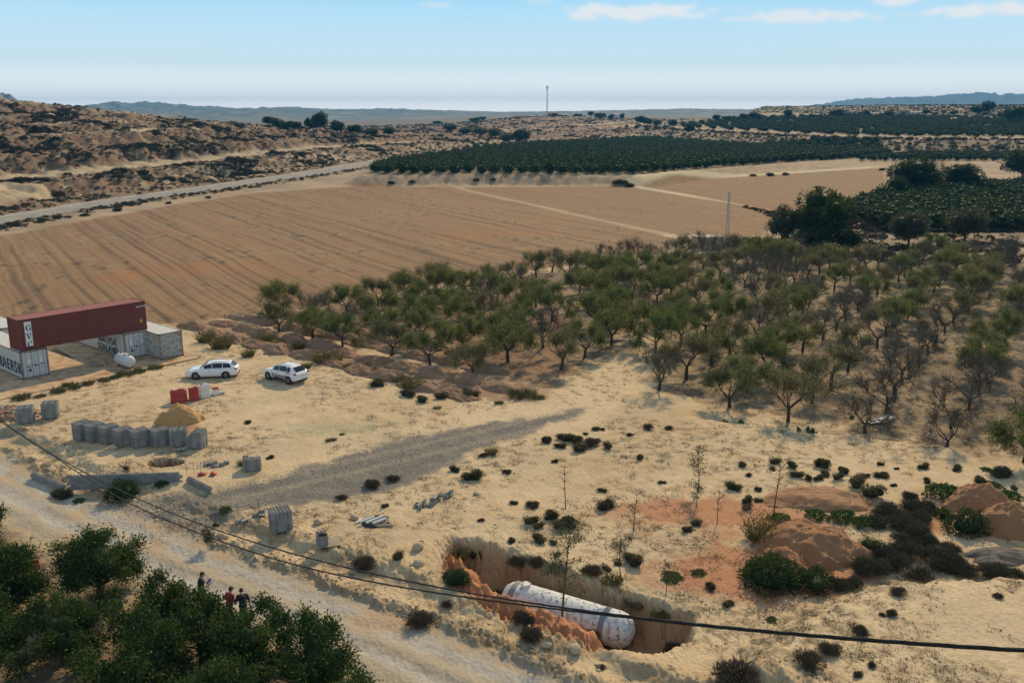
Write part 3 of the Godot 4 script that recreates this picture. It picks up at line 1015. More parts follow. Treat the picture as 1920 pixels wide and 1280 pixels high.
# thin young tree with an open crown
func sapling(seed_: int, h: float, leafy: float) -> Array:
	rng.seed = seed_
	var w := MB.new()
	w.col = Color(0.105, 0.075, 0.055)
	var lv := MB.new()
	var p := Vector3(0, -0.1, 0)
	var d := Vector3.UP
	var n := 6
	for s in n:
		d = (d + rv() * 0.09 + Vector3.UP * 0.1).normalized()
		var q := p + d * h / n
		w.tube(p, q, 0.045 * h / 4.0 * (1.0 - 0.13 * s) + 0.008, 0.045 * h / 4.0 * (1.0 - 0.13 * (s + 1)) + 0.008, 5)
		p = q
		if s >= 2:
			for b in (4 if leafy < 0.95 else 7):
				var e := (Vector3(rr(-1, 1), rr(0.2, 0.8), rr(-1, 1))).normalized()
				var l := h * rr(0.16, 0.3)
				var m := p + e * l * 0.55
				var e2 := (e + Vector3.DOWN * 0.4 + rv() * 0.3).normalized()
				w.tube(p, m, 0.016, 0.011, 4)
				w.tube(m, m + e2 * l * 0.5, 0.011, 0.005, 4)
				for j in int(34 * leafy):
					var o := m + e2 * l * 0.5 * rr(-0.4, 1.0) + rv() * 0.18
					lv.col = tone(Color(0.085, 0.10, 0.05), 0.3)
					var f := (Vector3.DOWN * 0.7 + rv()).normalized()
					lv.leaf(o, f * rr(0.12, 0.2), f.cross(rv()).normalized() * 0.024)
	return [w.mesh(), lv.mesh() if lv.v.size() else null]

func tree(called: String, label: String, category: String, pair: Array, at: Vector3, turn: float, scale_: Vector3, group: String, leafmat: Material) -> Node3D:
	var t := thing(called, label, category, at, turn, group)
	t.scale = scale_
	put("trunk", pair[0], M.bark, t)
	if pair[1]: put("crown", pair[1], leafmat, t)
	return t

# heap of loose earth: w by d metres, h high
func heap(w: float, d: float, h: float, c0: Color, c1: Color, seed_: int, peak := 1.0) -> MB:
	var m := MB.new()
	var rings := 26
	var seg := 60
	for p in rings + 1:
		var u := 1.22 * p / rings
		for s in seg + 1:
			var t := TAU * (s % seg) / seg
			var x := cos(t) * u
			var z := sin(t) * u
			var nn := nA.get_noise_3d(x * 26.0, z * 26.0, seed_ * 37.0)
			var n2 := nA.get_noise_3d(x * 90.0, z * 90.0, seed_ * 71.0)
			var uu := u * (1.0 - nn * 0.3)
			var y := pow(maxf(0.0, cos(clampf(uu, 0.0, 1.0) * PI * 0.5)), peak) * h
			y *= 1.0 + nn * 0.25
			y += (n2 * 0.11 + nA.get_noise_3d(x * 260.0, z * 260.0, seed_ * 9.0) * 0.06) * h * smoothstep(1.1, 0.8, uu) - 0.16 * smoothstep(0.85, 1.2, uu)
			m.v.push_back(Vector3(x * w * 0.5, y, z * d * 0.5))
			m.c.push_back(tone(c0.lerp(c1, clampf(0.5 + nn + n2 * 0.7, 0.0, 1.0)), 0.07))
			m.n.push_back(Vector3.UP)
	for p in rings + 1:
		for s in seg + 1:
			var k := p * (seg + 1) + s
			var a := m.v[k - seg - 1] if p > 0 else m.v[k]
			var b := m.v[k + seg + 1] if p < rings else m.v[k]
			var e := m.v[p * (seg + 1) + (s + seg - 1) % seg]
			var f := m.v[p * (seg + 1) + (s + 1) % seg]
			var nn := (f - e).cross(b - a)
			m.n[k] = Vector3.UP if p == 0 or nn.length() < 1e-9 else (nn.normalized() if nn.y > 0.0 else -nn.normalized())
	for p in rings:
		for s in seg:
			var k := p * (seg + 1) + s
			m.i.append_array(PackedInt32Array([k, k + seg + 1, k + 1, k + 1, k + seg + 1, k + seg + 2]))
	return m

# lumpy stone about 1 m across
func stone(seed_: int) -> ArrayMesh:
	var m := MB.new()
	m.ell(Vector3.ZERO, Vector3(0.5, 0.36, 0.42), 8, 10)
	for k in m.v.size():
		var p := m.v[k]
		m.v[k] = p * (1.0 + nA.get_noise_3d(p.x * 22.0, p.y * 22.0 + seed_ * 50.0, p.z * 22.0) * 0.7)
		m.c[k] = Color(0.45, 0.36, 0.235) * (1.0 + nA.get_noise_3d(p.x * 60.0, p.y * 60.0, p.z * 60.0 + seed_) * 0.3)
	return m.mesh()

# ---------------------------------------------------------------- made things
func extr(m: MB, pr: Array, o: Vector3, ax: Vector3, ay: Vector3, dir: Vector3) -> void:   # closed outline pushed along dir
	var n := pr.size()
	var c := Vector3.ZERO
	var ring := []
	for p in pr:
		ring.append(o + ax * p.x + ay * p.y)
		c += ring[-1] / n
	for k in n:
		var a: Vector3 = ring[k]
		var b: Vector3 = ring[(k + 1) % n]
		m.quad(a, b, b + dir, a + dir)
		m.tri(c, b, a)
		m.tri(c + dir, a + dir, b + dir)

func block_mesh(h: float, slot: bool) -> ArrayMesh:   # hollow concrete block 0.39 x 0.19
	var m := MB.new()
	var w := 0.1955
	var d := 0.0965
	m.quad(Vector3(-w, 0, d), Vector3(w, 0, d), Vector3(w, h, d), Vector3(-w, h, d))
	m.quad(Vector3(w, 0, -d), Vector3(-w, 0, -d), Vector3(-w, h, -d), Vector3(w, h, -d))
	m.quad(Vector3(w, 0, d), Vector3(w, 0, -d), Vector3(w, h, -d), Vector3(w, h, d))
	m.quad(Vector3(-w, 0, -d), Vector3(-w, 0, d), Vector3(-w, h, d), Vector3(-w, h, -d))
	var holes := [[-0.17, -0.015], [0.015, 0.17]] if not slot else [[-0.17, 0.17]]
	var e := 0.068
	var q := func(x0, x1, z0, z1): m.quad(Vector3(x0, h, z1), Vector3(x1, h, z1), Vector3(x1, h, z0), Vector3(x0, h, z0))
	q.call(-w, w, e, d)
	q.call(-w, w, -d, -e)
	var x := -w
	for o in holes:
		q.call(x, o[0], -e, e)
		x = o[1]
		var a := Vector3(o[0], h, -e)
		var b := Vector3(o[1], h, -e)
		var c := Vector3(o[1], h, e)
		var f := Vector3(o[0], h, e)
		var dn := Vector3.DOWN * (h - 0.002)
		m.quad(a + dn, b + dn, b, a)
		m.quad(b + dn, c + dn, c, b)
		m.quad(c + dn, f + dn, f, c)
		m.quad(f + dn, a + dn, a, f)
	q.call(x, w, -e, e)
	return m.mesh()

func block_stack(label: String, at: Vector2, turn: float, nx: int, nz: int, nl: int, slot := false, gaps := []) -> Node3D:
	var y := gy(at.x, at.y) - 0.04
	var t := thing("block_stack", label, "concrete blocks", Vector3(at.x, y, at.y), turn, "pallets of grey concrete blocks")
	var b: ArrayMesh = M.block_slot if slot else M.block_two
	var base := MB.new()
	base.col = Color(0.3, 0.22, 0.13)
	for k in 3:
		base.box(Vector3((k - 1) * nx * 0.17, 0.05, 0), Vector3(0.1, 0.09, nz * 0.2))
	for k in 5:
		base.box(Vector3(0, 0.106, (k - 2) * nz * 0.045), Vector3(nx * 0.4, 0.02, 0.1))
	put("pallet_base", base, M.wood, t)
	for l in nl:
		for i in nx:
			for j in nz:
				if l < nl - 1 and i > 0 and i < nx - 1 and j > 0 and j < nz - 1: continue
				if [i, j, l] in gaps: continue
				var o := put("block", b, M["concrete%d" % ((i * 7 + j * 3 + l * 5) % 3)], t)
				o.position = Vector3((i - (nx - 1) * 0.5) * 0.4 + rr(-0.006, 0.006), 0.12 + l * 0.4, (j - (nz - 1) * 0.5) * 0.2 + rr(-0.006, 0.006))
	var s := MB.new()
	for k in [-0.28, 0.28]:
		for z in [-1.0, 1.0]:
			s.box(Vector3(k * nx * 0.4, 0.1 + nl * 0.2, z * (nz * 0.1 + 0.006)), Vector3(0.02, nl * 0.4, 0.006))
		for x in [-1.0, 1.0]:
			s.box(Vector3(x * (nx * 0.2 + 0.006), 0.1 + nl * 0.2, k * nz * 0.2), Vector3(0.006, nl * 0.4, 0.02))
	put("strap", s, M.black, t)
	return t

func block_wall(label: String, a: Vector2, b: Vector2, courses: int) -> void:
	var d := b - a
	var t := thing("block_wall", label, "wall", Vector3(a.x, maxf(gy(a.x, a.y), gy(b.x, b.y)) - 0.36, a.y), atan2(-d.y, d.x), "low wall of hollow blocks")
	var n := int(d.length() / 0.4)
	for c in courses:
		for k in n:
			var o := put("block", M.block_short, M["concrete%d" % ((k * 5 + c * 2) % 3)], t)
			o.position = Vector3(0.2 + k * 0.4 + (0.2 if c % 2 == 1 else 0.0), c * 0.2, rr(-0.004, 0.004))

func loose_blocks(label: String, at: Vector2, n: int, spread: Vector2, turn: float) -> void:
	var l := []
	for k in n: l.append(at + Vector2(rr(-1, 1) * spread.x, rr(-1, 1) * spread.y).rotated(-turn))
	l.sort_custom(func(p, q): return p.x / -p.y < q.x / -q.y)
	for k in n:
		var p: Vector2 = l[k]
		var o := put("concrete_block", M.block_short, M["concrete%d" % (k % 3)])
		o.position = Vector3(p.x, gy(p.x, p.y) + (0.14 if k % 4 == 3 else 0.0), p.y)
		o.rotation = Vector3((PI / 2 if k % 3 == 1 else 0.0) + rr(-0.1, 0.1), turn + rr(-0.7, 0.7), rr(-0.12, 0.12))
		if k % 3 == 1: o.position.y += 0.1
		tag(o, "loose block %s, %s from the left" % [label, ordw(k + 1)], "concrete block", "loose blocks " + label)

func text(s: String, size: float, parent: Node, at: Vector3, turn: float, m: Material, font: String, bold := 700, depth := 0.008) -> void:
	var t := TextMesh.new()
	var f := SystemFont.new()
	f.font_names = PackedStringArray([font])
	f.font_weight = bold
	t.font = f
	t.text = s
	t.font_size = 64
	t.pixel_size = size / 46.0
	t.depth = depth
	t.curve_step = 1.5
	t.horizontal_alignment = HORIZONTAL_ALIGNMENT_LEFT
	put("lettering", t, m, parent, at, turn)

func corrugated(m: MB, o: Vector3, along: Vector3, up: Vector3, out: Vector3, len_: float, h: float, pitch: float, depth: float) -> void:
	var n := int(len_ / pitch)
	var st := len_ / n
	for k in n:
		var a := o + along * (k * st)
		var x := [0.0, 0.3, 0.5, 0.8, 1.0]
		var y := [0.0, 0.0, -1.0, -1.0, 0.0]
		for q in 4:
			var p: Vector3 = a + along * x[q] * st + out * y[q] * depth
			var r: Vector3 = a + along * x[q + 1] * st + out * y[q + 1] * depth
			m.quad(p, r, r + up * h, p + up * h)

func container(label: String, group: String, at: Vector3, turn: float, hh: float, wall: Material, trim: Material, roof: Material, doors: bool) -> Node3D:
	var L := 12.19
	var W := 2.44
	var t := thing("shipping_container", label, "container", at, turn, group)
	for s in 2:
		var m := MB.new()
		if s == 0: corrugated(m, Vector3(0.004, 0.16, -L + 0.16), Vector3(0, 0, 1), Vector3.UP, Vector3.LEFT, L - 0.32, hh - 0.28, 0.278, 0.036)
		else: corrugated(m, Vector3(W - 0.004, 0.16, -0.16), Vector3(0, 0, -1), Vector3.UP, Vector3.RIGHT, L - 0.32, hh - 0.28, 0.278, 0.036)
		put("side_panel", m, wall, t)
	var rm := MB.new()
	corrugated(rm, Vector3(0.06, hh - 0.025, -0.1), Vector3(0, 0, -1), Vector3.RIGHT, Vector3.UP, L - 0.2, W - 0.12, 0.35, 0.02)
	put("roof", rm, roof, t)
	var fl := MB.new()
	fl.box(Vector3(W / 2, 0.12, -L / 2), Vector3(W - 0.1, 0.1, L - 0.1))
	put("floor", fl, M.black, t)
	for z in [-0.08, -L + 0.08]:
		for x in [0.07, W - 0.07]:
			var m := MB.new()
			m.box(Vector3(x, hh / 2, z), Vector3(0.145, hh - 0.24, 0.155))
			put("corner_post", m, trim, t)
			for y in [0.06, hh - 0.06]:
				var cc := MB.new()
				cc.box(Vector3(x, y, z), Vector3(0.165, 0.119, 0.178))
				put("corner_casting", cc, M.steel_dark, t)
		for y in [0.08, hh - 0.07]:
			var m := MB.new()
			m.box(Vector3(W / 2, y, z), Vector3(W - 0.3, 0.13, 0.14))
			put("end_rail", m, trim, t)
	for x in [0.05, W - 0.05]:
		for y in [0.08, hh - 0.06]:
			var m := MB.new()
			m.box(Vector3(x, y, -L / 2), Vector3(0.09, 0.13 if y < 1.0 else 0.08, L - 0.36))
			put("side_rail", m, trim, t)
	var ends := [[0.0, 1.0, doors], [-L, -1.0, not doors]]
	for e in ends:
		var z0: float = e[0]
		var s: float = e[1]
		if e[2]:
			for k in 2:
				var x0 := 0.15 if k == 0 else W / 2 + 0.012
				var dw := W / 2 - 0.162
				var dr := MB.new()
				var y0 := 0.16
				var dh := hh - 0.31
				dr.box(Vector3(x0 + dw / 2, y0 + dh / 2, z0 - s * 0.06), Vector3(dw, dh, 0.05))
				for g in 4:
					dr.box(Vector3(x0 + dw / 2, y0 + dh * (g + 0.5) / 4.0, z0 - s * 0.031), Vector3(dw * 0.9, dh * 0.2, 0.012))
				var door := put("door", dr, wall, t)
				for g in 2:
					var b := MB.new()
					var x := x0 + dw * (0.3 if g == 0 else 0.78)
					b.tube(Vector3(x, y0 - 0.02, z0 + s * 0.005), Vector3(x, y0 + dh + 0.02, z0 + s * 0.005), 0.021, 0.021, 8, true)
					for y in [0.1, 0.75, 1.6, 2.1]:
						b.box(Vector3(x, y0 + y, z0 - s * 0.004), Vector3(0.09, 0.05, 0.03))
					put("locking_bar", b, M.galv, door)
					var hd := MB.new()
					hd.box(Vector3(x + (0.17 if k == 0 else -0.17), y0 + 0.98 + 0.1 * g, z0 + s * 0.02), Vector3(0.42, 0.045, 0.03))
					put("handle", hd, M.steel_dark, door)
				var st := MB.new()
				st.box(Vector3(x0 + dw * 0.5, y0 + 1.42, z0 - s * 0.012), Vector3(0.26, 0.42, 0.012))
				put("notice", st, M.paper, door)
				if k == 0:
					var lg := MB.new()
					lg.box(Vector3(x0 + dw * 0.55, y0 + 0.62, z0 - s * 0.012), Vector3(0.2, 0.26, 0.014))
					put("emblem", lg, M.navy, door)
		else:
			var m := MB.new()
			if s > 0.0: corrugated(m, Vector3(0.14, 0.14, -0.03), Vector3.RIGHT, Vector3.UP, Vector3(0, 0, 1), W - 0.28, hh - 0.26, 0.24, 0.045)
			else: corrugated(m, Vector3(W - 0.14, 0.14, -L + 0.03), Vector3.LEFT, Vector3.UP, Vector3(0, 0, -1), W - 0.28, hh - 0.26, 0.24, 0.045)
			put("end_panel", m, wall, t)
	return t

# --------------------------------------------------------------- cars: forward is -z, left is -x
func spline(t: Array, z: float, k: int) -> float:
	for q in t.size() - 1:
		if z <= t[q + 1][0] or q == t.size() - 2:
			var a: Array = t[q]
			var b: Array = t[q + 1]
			var f := clampf((z - a[0]) / (b[0] - a[0]), 0.0, 1.0)
			var m0: float = (b[k] - t[maxi(q - 1, 0)][k]) / maxf(b[0] - t[maxi(q - 1, 0)][0], 0.01)
			var m1: float = (t[mini(q + 2, t.size() - 1)][k] - a[k]) / maxf(t[mini(q + 2, t.size() - 1)][0] - a[0], 0.01)
			var w: float = b[0] - a[0]
			var f2 := f * f
			var f3 := f2 * f
			return (2 * f3 - 3 * f2 + 1) * a[k] + (f3 - 2 * f2 + f) * w * m0 * 0.6 + (-2 * f3 + 3 * f2) * b[k] + (f3 - f2) * w * m1 * 0.6
	return 0.0

func loft(m: MB, rings: Array) -> void:   # rings of equally many points, smooth normals by faces around
	var n: int = rings[0].size()
	var k0 := m.v.size()
	for i in rings.size():
		for j in n:
			m.v.push_back(rings[i][j])
			var a: Vector3 = rings[mini(i + 1, rings.size() - 1)][j] - rings[maxi(i - 1, 0)][j]
			var b: Vector3 = rings[i][mini(j + 1, n - 1)] - rings[i][maxi(j - 1, 0)]
			m.n.push_back(a.cross(b).normalized())
			m.c.push_back(m.col)
	for i in rings.size() - 1:
		for j in n - 1:
			var k := k0 + i * n + j
			m.i.append_array(PackedInt32Array([k, k + 1, k + n, k + 1, k + n + 1, k + n]))

func car(called: String, label: String, at: Vector3, turn: float, body: Array, house: Array, axles: Array, wr: float) -> Node3D:
	var t := thing(called, label, "car", at, turn, "white cars parked on the sand")
	var m := MB.new()
	var z0: float = body[0][0]
	var z1: float = body[-1][0]
	var rings := []
	var sh := [[0.0, 0.0], [0.86, 0.0], [0.97, 0.1], [1.0, 0.32], [1.0, 0.62], [0.975, 0.84], [0.92, 0.96], [0.8, 1.0], [0.0, 1.035]]
	for i in 41:
		var z := lerpf(z0, z1, i / 40.0)
		var yb := spline(body, z, 1)
		var yt := spline(body, z, 2)
		var hw := spline(body, z, 3)
		var ring := []
		for q in sh: ring.append(Vector3(-hw * q[0], lerpf(yb, yt, q[1]), z))
		for q in range(sh.size() - 2, -1, -1): ring.append(Vector3(hw * sh[q][0], lerpf(yb, yt, sh[q][1]), z))
		rings.append(ring)
	loft(m, rings)
	for e in [rings[0], rings[-1]]:
		for j in e.size() - 1: m.tri((e[0] + e[8]) * 0.5, e[j], e[j + 1])
	put("body", m, M.carpaint, t)
	m = MB.new()
	rings = []
	var hs := [[0.0, 0.0], [0.25, 0.0], [0.82, 0.0], [0.95, 0.02], [1.0, 0.35], [1.0, 1.0]]
	for i in 33:
		var z := lerpf(house[0][0], house[-1][0], i / 32.0)
		var yb := spline(house, z, 1)
		var yt := maxf(spline(house, z, 2), yb + 0.004)
		var wb := spline(house, z, 3)
		var wt := spline(house, z, 4)
		var ring := []
		for s in [-1.0, 1.0]:
			var half := [Vector3(s * wb, yb, z), Vector3(s * lerpf(wb, wt, 0.5) * 1.01, lerpf(yb, yt, 0.5), z), Vector3(s * lerpf(wb, wt, 0.88) * 1.0, lerpf(yb, yt, 0.86), z), Vector3(s * wt * 0.93, lerpf(yb, yt, 0.97), z), Vector3(s * wt * 0.5, yt, z)]
			if s > 0.0: half.reverse()
			ring.append_array(half)
		rings.append(ring)
	loft(m, rings)
	put("roof", m, M.carpaint, t)
	var side := func(z: float, f: float, s: float) -> Vector3:
		var yb := spline(house, z, 1)
		var yt := maxf(spline(house, z, 2), yb + 0.004)
		var wb := spline(house, z, 3)
		var wt := spline(house, z, 4)
		return Vector3(s * (lerpf(wb, wt, f) * 1.01 + 0.012), lerpf(yb, yt, f), z)
	for s in [-1.0, 1.0]:
		for w in body[0][4]:
			var g := MB.new()
			for q in 6:
				var a := lerpf(w[0], w[1], q / 6.0)
				var b := lerpf(w[0], w[1], (q + 1) / 6.0)
				g.quad(side.call(a, 0.1, s), side.call(b, 0.1, s), side.call(b, w[3] if q == 5 else 0.84, s), side.call(a, w[2] if q == 0 else 0.84, s))
			put("side_window", g, M.carglass, t)
	for w in [[house[0][0] + 0.06, house[0][5], "windscreen"], [house[-1][5], house[-1][0] - 0.04, "rear_window"]]:
		var g := MB.new()
		for q in 5:
			var a := lerpf(w[0], w[1], q / 5.0)
			var b := lerpf(w[0], w[1], (q + 1) / 5.0)
			var nn := Vector3(0, 0.02, -0.012 if w[2] == "windscreen" else 0.012)
			for h in [[-1.0, 0.0], [0.0, 1.0]]:
				var pa := Vector3(spline(house, a, 4) * 0.93, maxf(spline(house, a, 2), spline(house, a, 1)), a) + nn
				var pb := Vector3(spline(house, b, 4) * 0.93, maxf(spline(house, b, 2), spline(house, b, 1)), b) + nn
				g.quad(Vector3(pa.x * h[0], pa.y, pa.z), Vector3(pa.x * h[1], pa.y, pa.z), Vector3(pb.x * h[1], pb.y, pb.z), Vector3(pb.x * h[0], pb.y, pb.z))
		put(w[2], g, M.carglass, t)
	for z in axles:
		for s in [-1.0, 1.0]:
			var hw := spline(body, z, 3)
			var ar := MB.new()
			ar.lathe([Vector2(0.0, hw + 0.008), Vector2(wr + 0.065, hw + 0.008), Vector2(wr + 0.075, hw - 0.1)], 24, Vector3(0, wr, z), Vector3(s, 0, 0))
			put("wheel_arch", ar, M.black, t)
			var wh := put("wheel", MB.new() if false else disc(Vector3(0, wr, z), s, hw, wr), M.tyre, t)
			var rim := MB.new()
			rim.lathe([Vector2(0.0, hw + 0.03), Vector2(0.06, hw + 0.032), Vector2(wr * 0.66, hw + 0.022), Vector2(wr * 0.68, hw)], 20, Vector3(0, wr, z), Vector3(s, 0, 0))
			for q in 5:
				var b := Basis(Vector3.RIGHT, TAU * q / 5.0)
				rim.box(Vector3(s * (hw + 0.034), wr, z) + b.y * wr * 0.36, Vector3(0.014, wr * 0.56, 0.055), b)
			put("rim", rim, M.rim, wh)
	var h0: float = spline(body, -1.0, 2)
	for s in [-1.0, 1.0]:
		var lm := MB.new()
		lm.ell(Vector3(s * spline(body, z0 + 0.22, 3) * 0.86, spline(body, z0 + 0.22, 2) - 0.06, z0 + 0.2), Vector3(0.17, 0.075, 0.22), 6, 10)
		put("headlight", lm, M.lamp, t)
		lm = MB.new()
		lm.ell(Vector3(s * spline(body, z1 - 0.14, 3) * 0.9, spline(body, z1 - 0.14, 2) - 0.1, z1 - 0.13), Vector3(0.17, 0.085, 0.16), 6, 10)
		put("tail_light", lm, M.tail, t)
		lm = MB.new()
		lm.ell(Vector3(s * (spline(body, -0.85, 3) + 0.1), h0 + 0.1, house[0][0] + 0.45), Vector3(0.12, 0.075, 0.07), 6, 10)
		put("door_mirror", lm, M.carpaint, t)
		for z in [0.0, 0.95]:
			lm = MB.new()
			lm.box(Vector3(s * (spline(body, z, 3) + 0.008), h0 - 0.14, z + 0.05), Vector3(0.02, 0.03, 0.2))
			put("door_handle", lm, M.carpaint, t)
		lm = MB.new()
		for z in [-0.02, 0.98]:
			lm.box(Vector3(s * (spline(body, z, 3) + 0.001), h0 - 0.36, z - 0.07), Vector3(0.006, 0.6, 0.012))
		put("door_seam", lm, M.black, t)
		lm = MB.new()
		lm.tube(Vector3(s * 0.52, house[3][2] + 0.03, house[2][0] - 0.1), Vector3(s * 0.5, house[3][2] + 0.02, house[4][0] - 0.1), 0.018, 0.018, 6, true)
		put("roof_rail", lm, M.galv, t)
	var g := MB.new()
	g.box(Vector3(0, 0.5, z0 + 0.03), Vector3(0.9, 0.16, 0.1))
	put("grille", g, M.black, t)
	g = MB.new()
	g.box(Vector3(0, 0.36, z1 - 0.05), Vector3(1.2, 0.13, 0.16))
	put("rear_bumper", g, M.black, t)
	g = MB.new()
	g.box(Vector3(0, 0.74, z1 + 0.004), Vector3(0.52, 0.11, 0.02))
	put("number_plate", g, M.paper, t)
	return t

func disc(o: Vector3, s: float, hw: float, wr: float) -> MB:
	var m := MB.new()
	m.lathe([Vector2(0.0, hw - 0.18), Vector2(wr * 0.96, hw - 0.17), Vector2(wr, hw - 0.12), Vector2(wr, hw - 0.02), Vector2(wr * 0.95, hw + 0.022), Vector2(wr * 0.7, hw + 0.026), Vector2(0.0, hw + 0.012)], 24, o, Vector3(s, 0, 0))
	return m

# --------------------------------------------------------------- people: smooth union of tapered capsules, meshed as surface nets
func nets(m: MB, bones: Array, cell: float, k: float) -> void:
	var lo := Vector3.ONE * 1e9
	var hi := -lo
	for b in bones:
		var r := Vector3.ONE * (maxf(b[2], b[3]) + cell * 2.0)
		lo = lo.min(b[0].min(b[1]) - r)
		hi = hi.max(b[0].max(b[1]) + r)
	var n := Vector3i(((hi - lo) / cell).ceil()) + Vector3i.ONE
	var f := PackedFloat32Array()
	f.resize(n.x * n.y * n.z)
	f.fill(1.0)
	for b in bones:
		var r: float = maxf(b[2], b[3]) + k * 1.5 + cell * 2.0
		var a0 := Vector3i(((b[0].min(b[1]) - Vector3.ONE * r - lo) / cell).floor()).clamp(Vector3i.ZERO, n - Vector3i.ONE)
		var a1 := Vector3i(((b[0].max(b[1]) + Vector3.ONE * r - lo) / cell).ceil()).clamp(Vector3i.ZERO, n - Vector3i.ONE)
		var ab: Vector3 = b[1] - b[0]
		var l2 := maxf(ab.length_squared(), 1e-9)
		for x in range(a0.x, a1.x + 1):
			for y in range(a0.y, a1.y + 1):
				for z in range(a0.z, a1.z + 1):
					var p := lo + Vector3(x, y, z) * cell
					var t := clampf((p - b[0]).dot(ab) / l2, 0.0, 1.0)
					var d := p.distance_to(b[0] + ab * t) - lerpf(b[2], b[3], t)
					var q := (x * n.y + y) * n.z + z
					var e := f[q]
					var h := clampf(0.5 + 0.5 * (e - d) / k, 0.0, 1.0)
					f[q] = lerpf(e, d, h) - k * h * (1.0 - h)
	var id := PackedInt32Array()
	id.resize(f.size())
	id.fill(-1)
	var st := [n.y * n.z, n.z, 1]
	var base := m.v.size()
	for x in n.x - 1:
		for y in n.y - 1:
			for z in n.z - 1:
				var q := (x * n.y + y) * n.z + z
				var s := Vector3.ZERO
				var c := 0
				var v0 := f[q]
				var pos := 0
				for o in 8:
					if f[q + (o & 1) * st[0] + ((o >> 1) & 1) * st[1] + (o >> 2) * st[2]] > 0.0: pos += 1
				if pos == 0 or pos == 8: continue
				for o in 8:
					var p0 := Vector3(o & 1, (o >> 1) & 1, o >> 2)
					var f0 := f[q + int(p0.x) * st[0] + int(p0.y) * st[1] + int(p0.z) * st[2]]
					for ax in 3:
						if p0[ax] > 0.5: continue
						var f1 := f[q + int(p0.x) * st[0] + int(p0.y) * st[1] + int(p0.z) * st[2] + st[ax]]
						if (f0 > 0.0) != (f1 > 0.0):
							var e := p0
							e[ax] = f0 / (f0 - f1)
							s += e
							c += 1
				var w := lo + (Vector3(x, y, z) + s / c) * cell
				id[q] = m.v.size()
				m.v.push_back(w)
				var g := Vector3(f[q + st[0]] - v0, f[q + st[1]] - v0, f[q + st[2]] - v0)
				m.n.push_back(g.normalized())
				var best := 1e9
				var bc := Color.WHITE
				for b in bones:
					var ab: Vector3 = b[1] - b[0]
					var t := clampf((w - b[0]).dot(ab) / maxf(ab.length_squared(), 1e-9), 0.0, 1.0)
					var d := w.distance_to(b[0] + ab * t) - lerpf(b[2], b[3], t)
					if d < best:
						best = d
						bc = b[4]
				m.c.push_back(bc)
	for x in range(1, n.x - 1):
		for y in range(1, n.y - 1):
			for z in range(1, n.z - 1):
				var q := (x * n.y + y) * n.z + z
				for ax in 3:
					if (f[q] > 0.0) == (f[q + st[ax]] > 0.0): continue
					var u: int = st[(ax + 1) % 3]
					var w: int = st[(ax + 2) % 3]
					var a := id[q]
					var b := id[q - u]
					var c := id[q - u - w]
					var d := id[q - w]
					if a < 0 or b < 0 or c < 0 or d < 0: continue
					m.i.append_array(PackedInt32Array([a, b, c, a, c, d]))

func hand(bones: Array, wrist: Vector3, dir: Vector3, palm_n: Vector3, curl: float, skin: Color) -> void:
	var d := dir.normalized()
	var pn := palm_n.normalized()
	var s := d.cross(pn).normalized()
	bones.append([wrist, wrist + d * 0.075, 0.024, 0.03, skin])
	for k in 4:
		var o := wrist + d * 0.085 + s * (k - 1.5) * 0.021
		var l: float = [0.034, 0.04, 0.037, 0.028][k]
		var p := o
		var e := d
		for j in 3:
			e = (e + pn * curl * (0.35 + 0.25 * j)).normalized()
			var q := p + e * l * (1.0 - 0.22 * j)
			bones.append([p, q, 0.0095 - 0.0008 * j, 0.0087 - 0.0008 * j, skin])
			p = q
	var th := wrist + d * 0.03 + s * -0.032
	var e2 := (d * 0.6 - s * 0.7 + pn * 0.3).normalized()
	bones.append([th, th + e2 * 0.045, 0.012, 0.0105, skin])
	bones.append([th + e2 * 0.045, th + e2 * 0.045 + (e2 + pn * curl + d * 0.4).normalized() * 0.032, 0.0105, 0.009, skin])

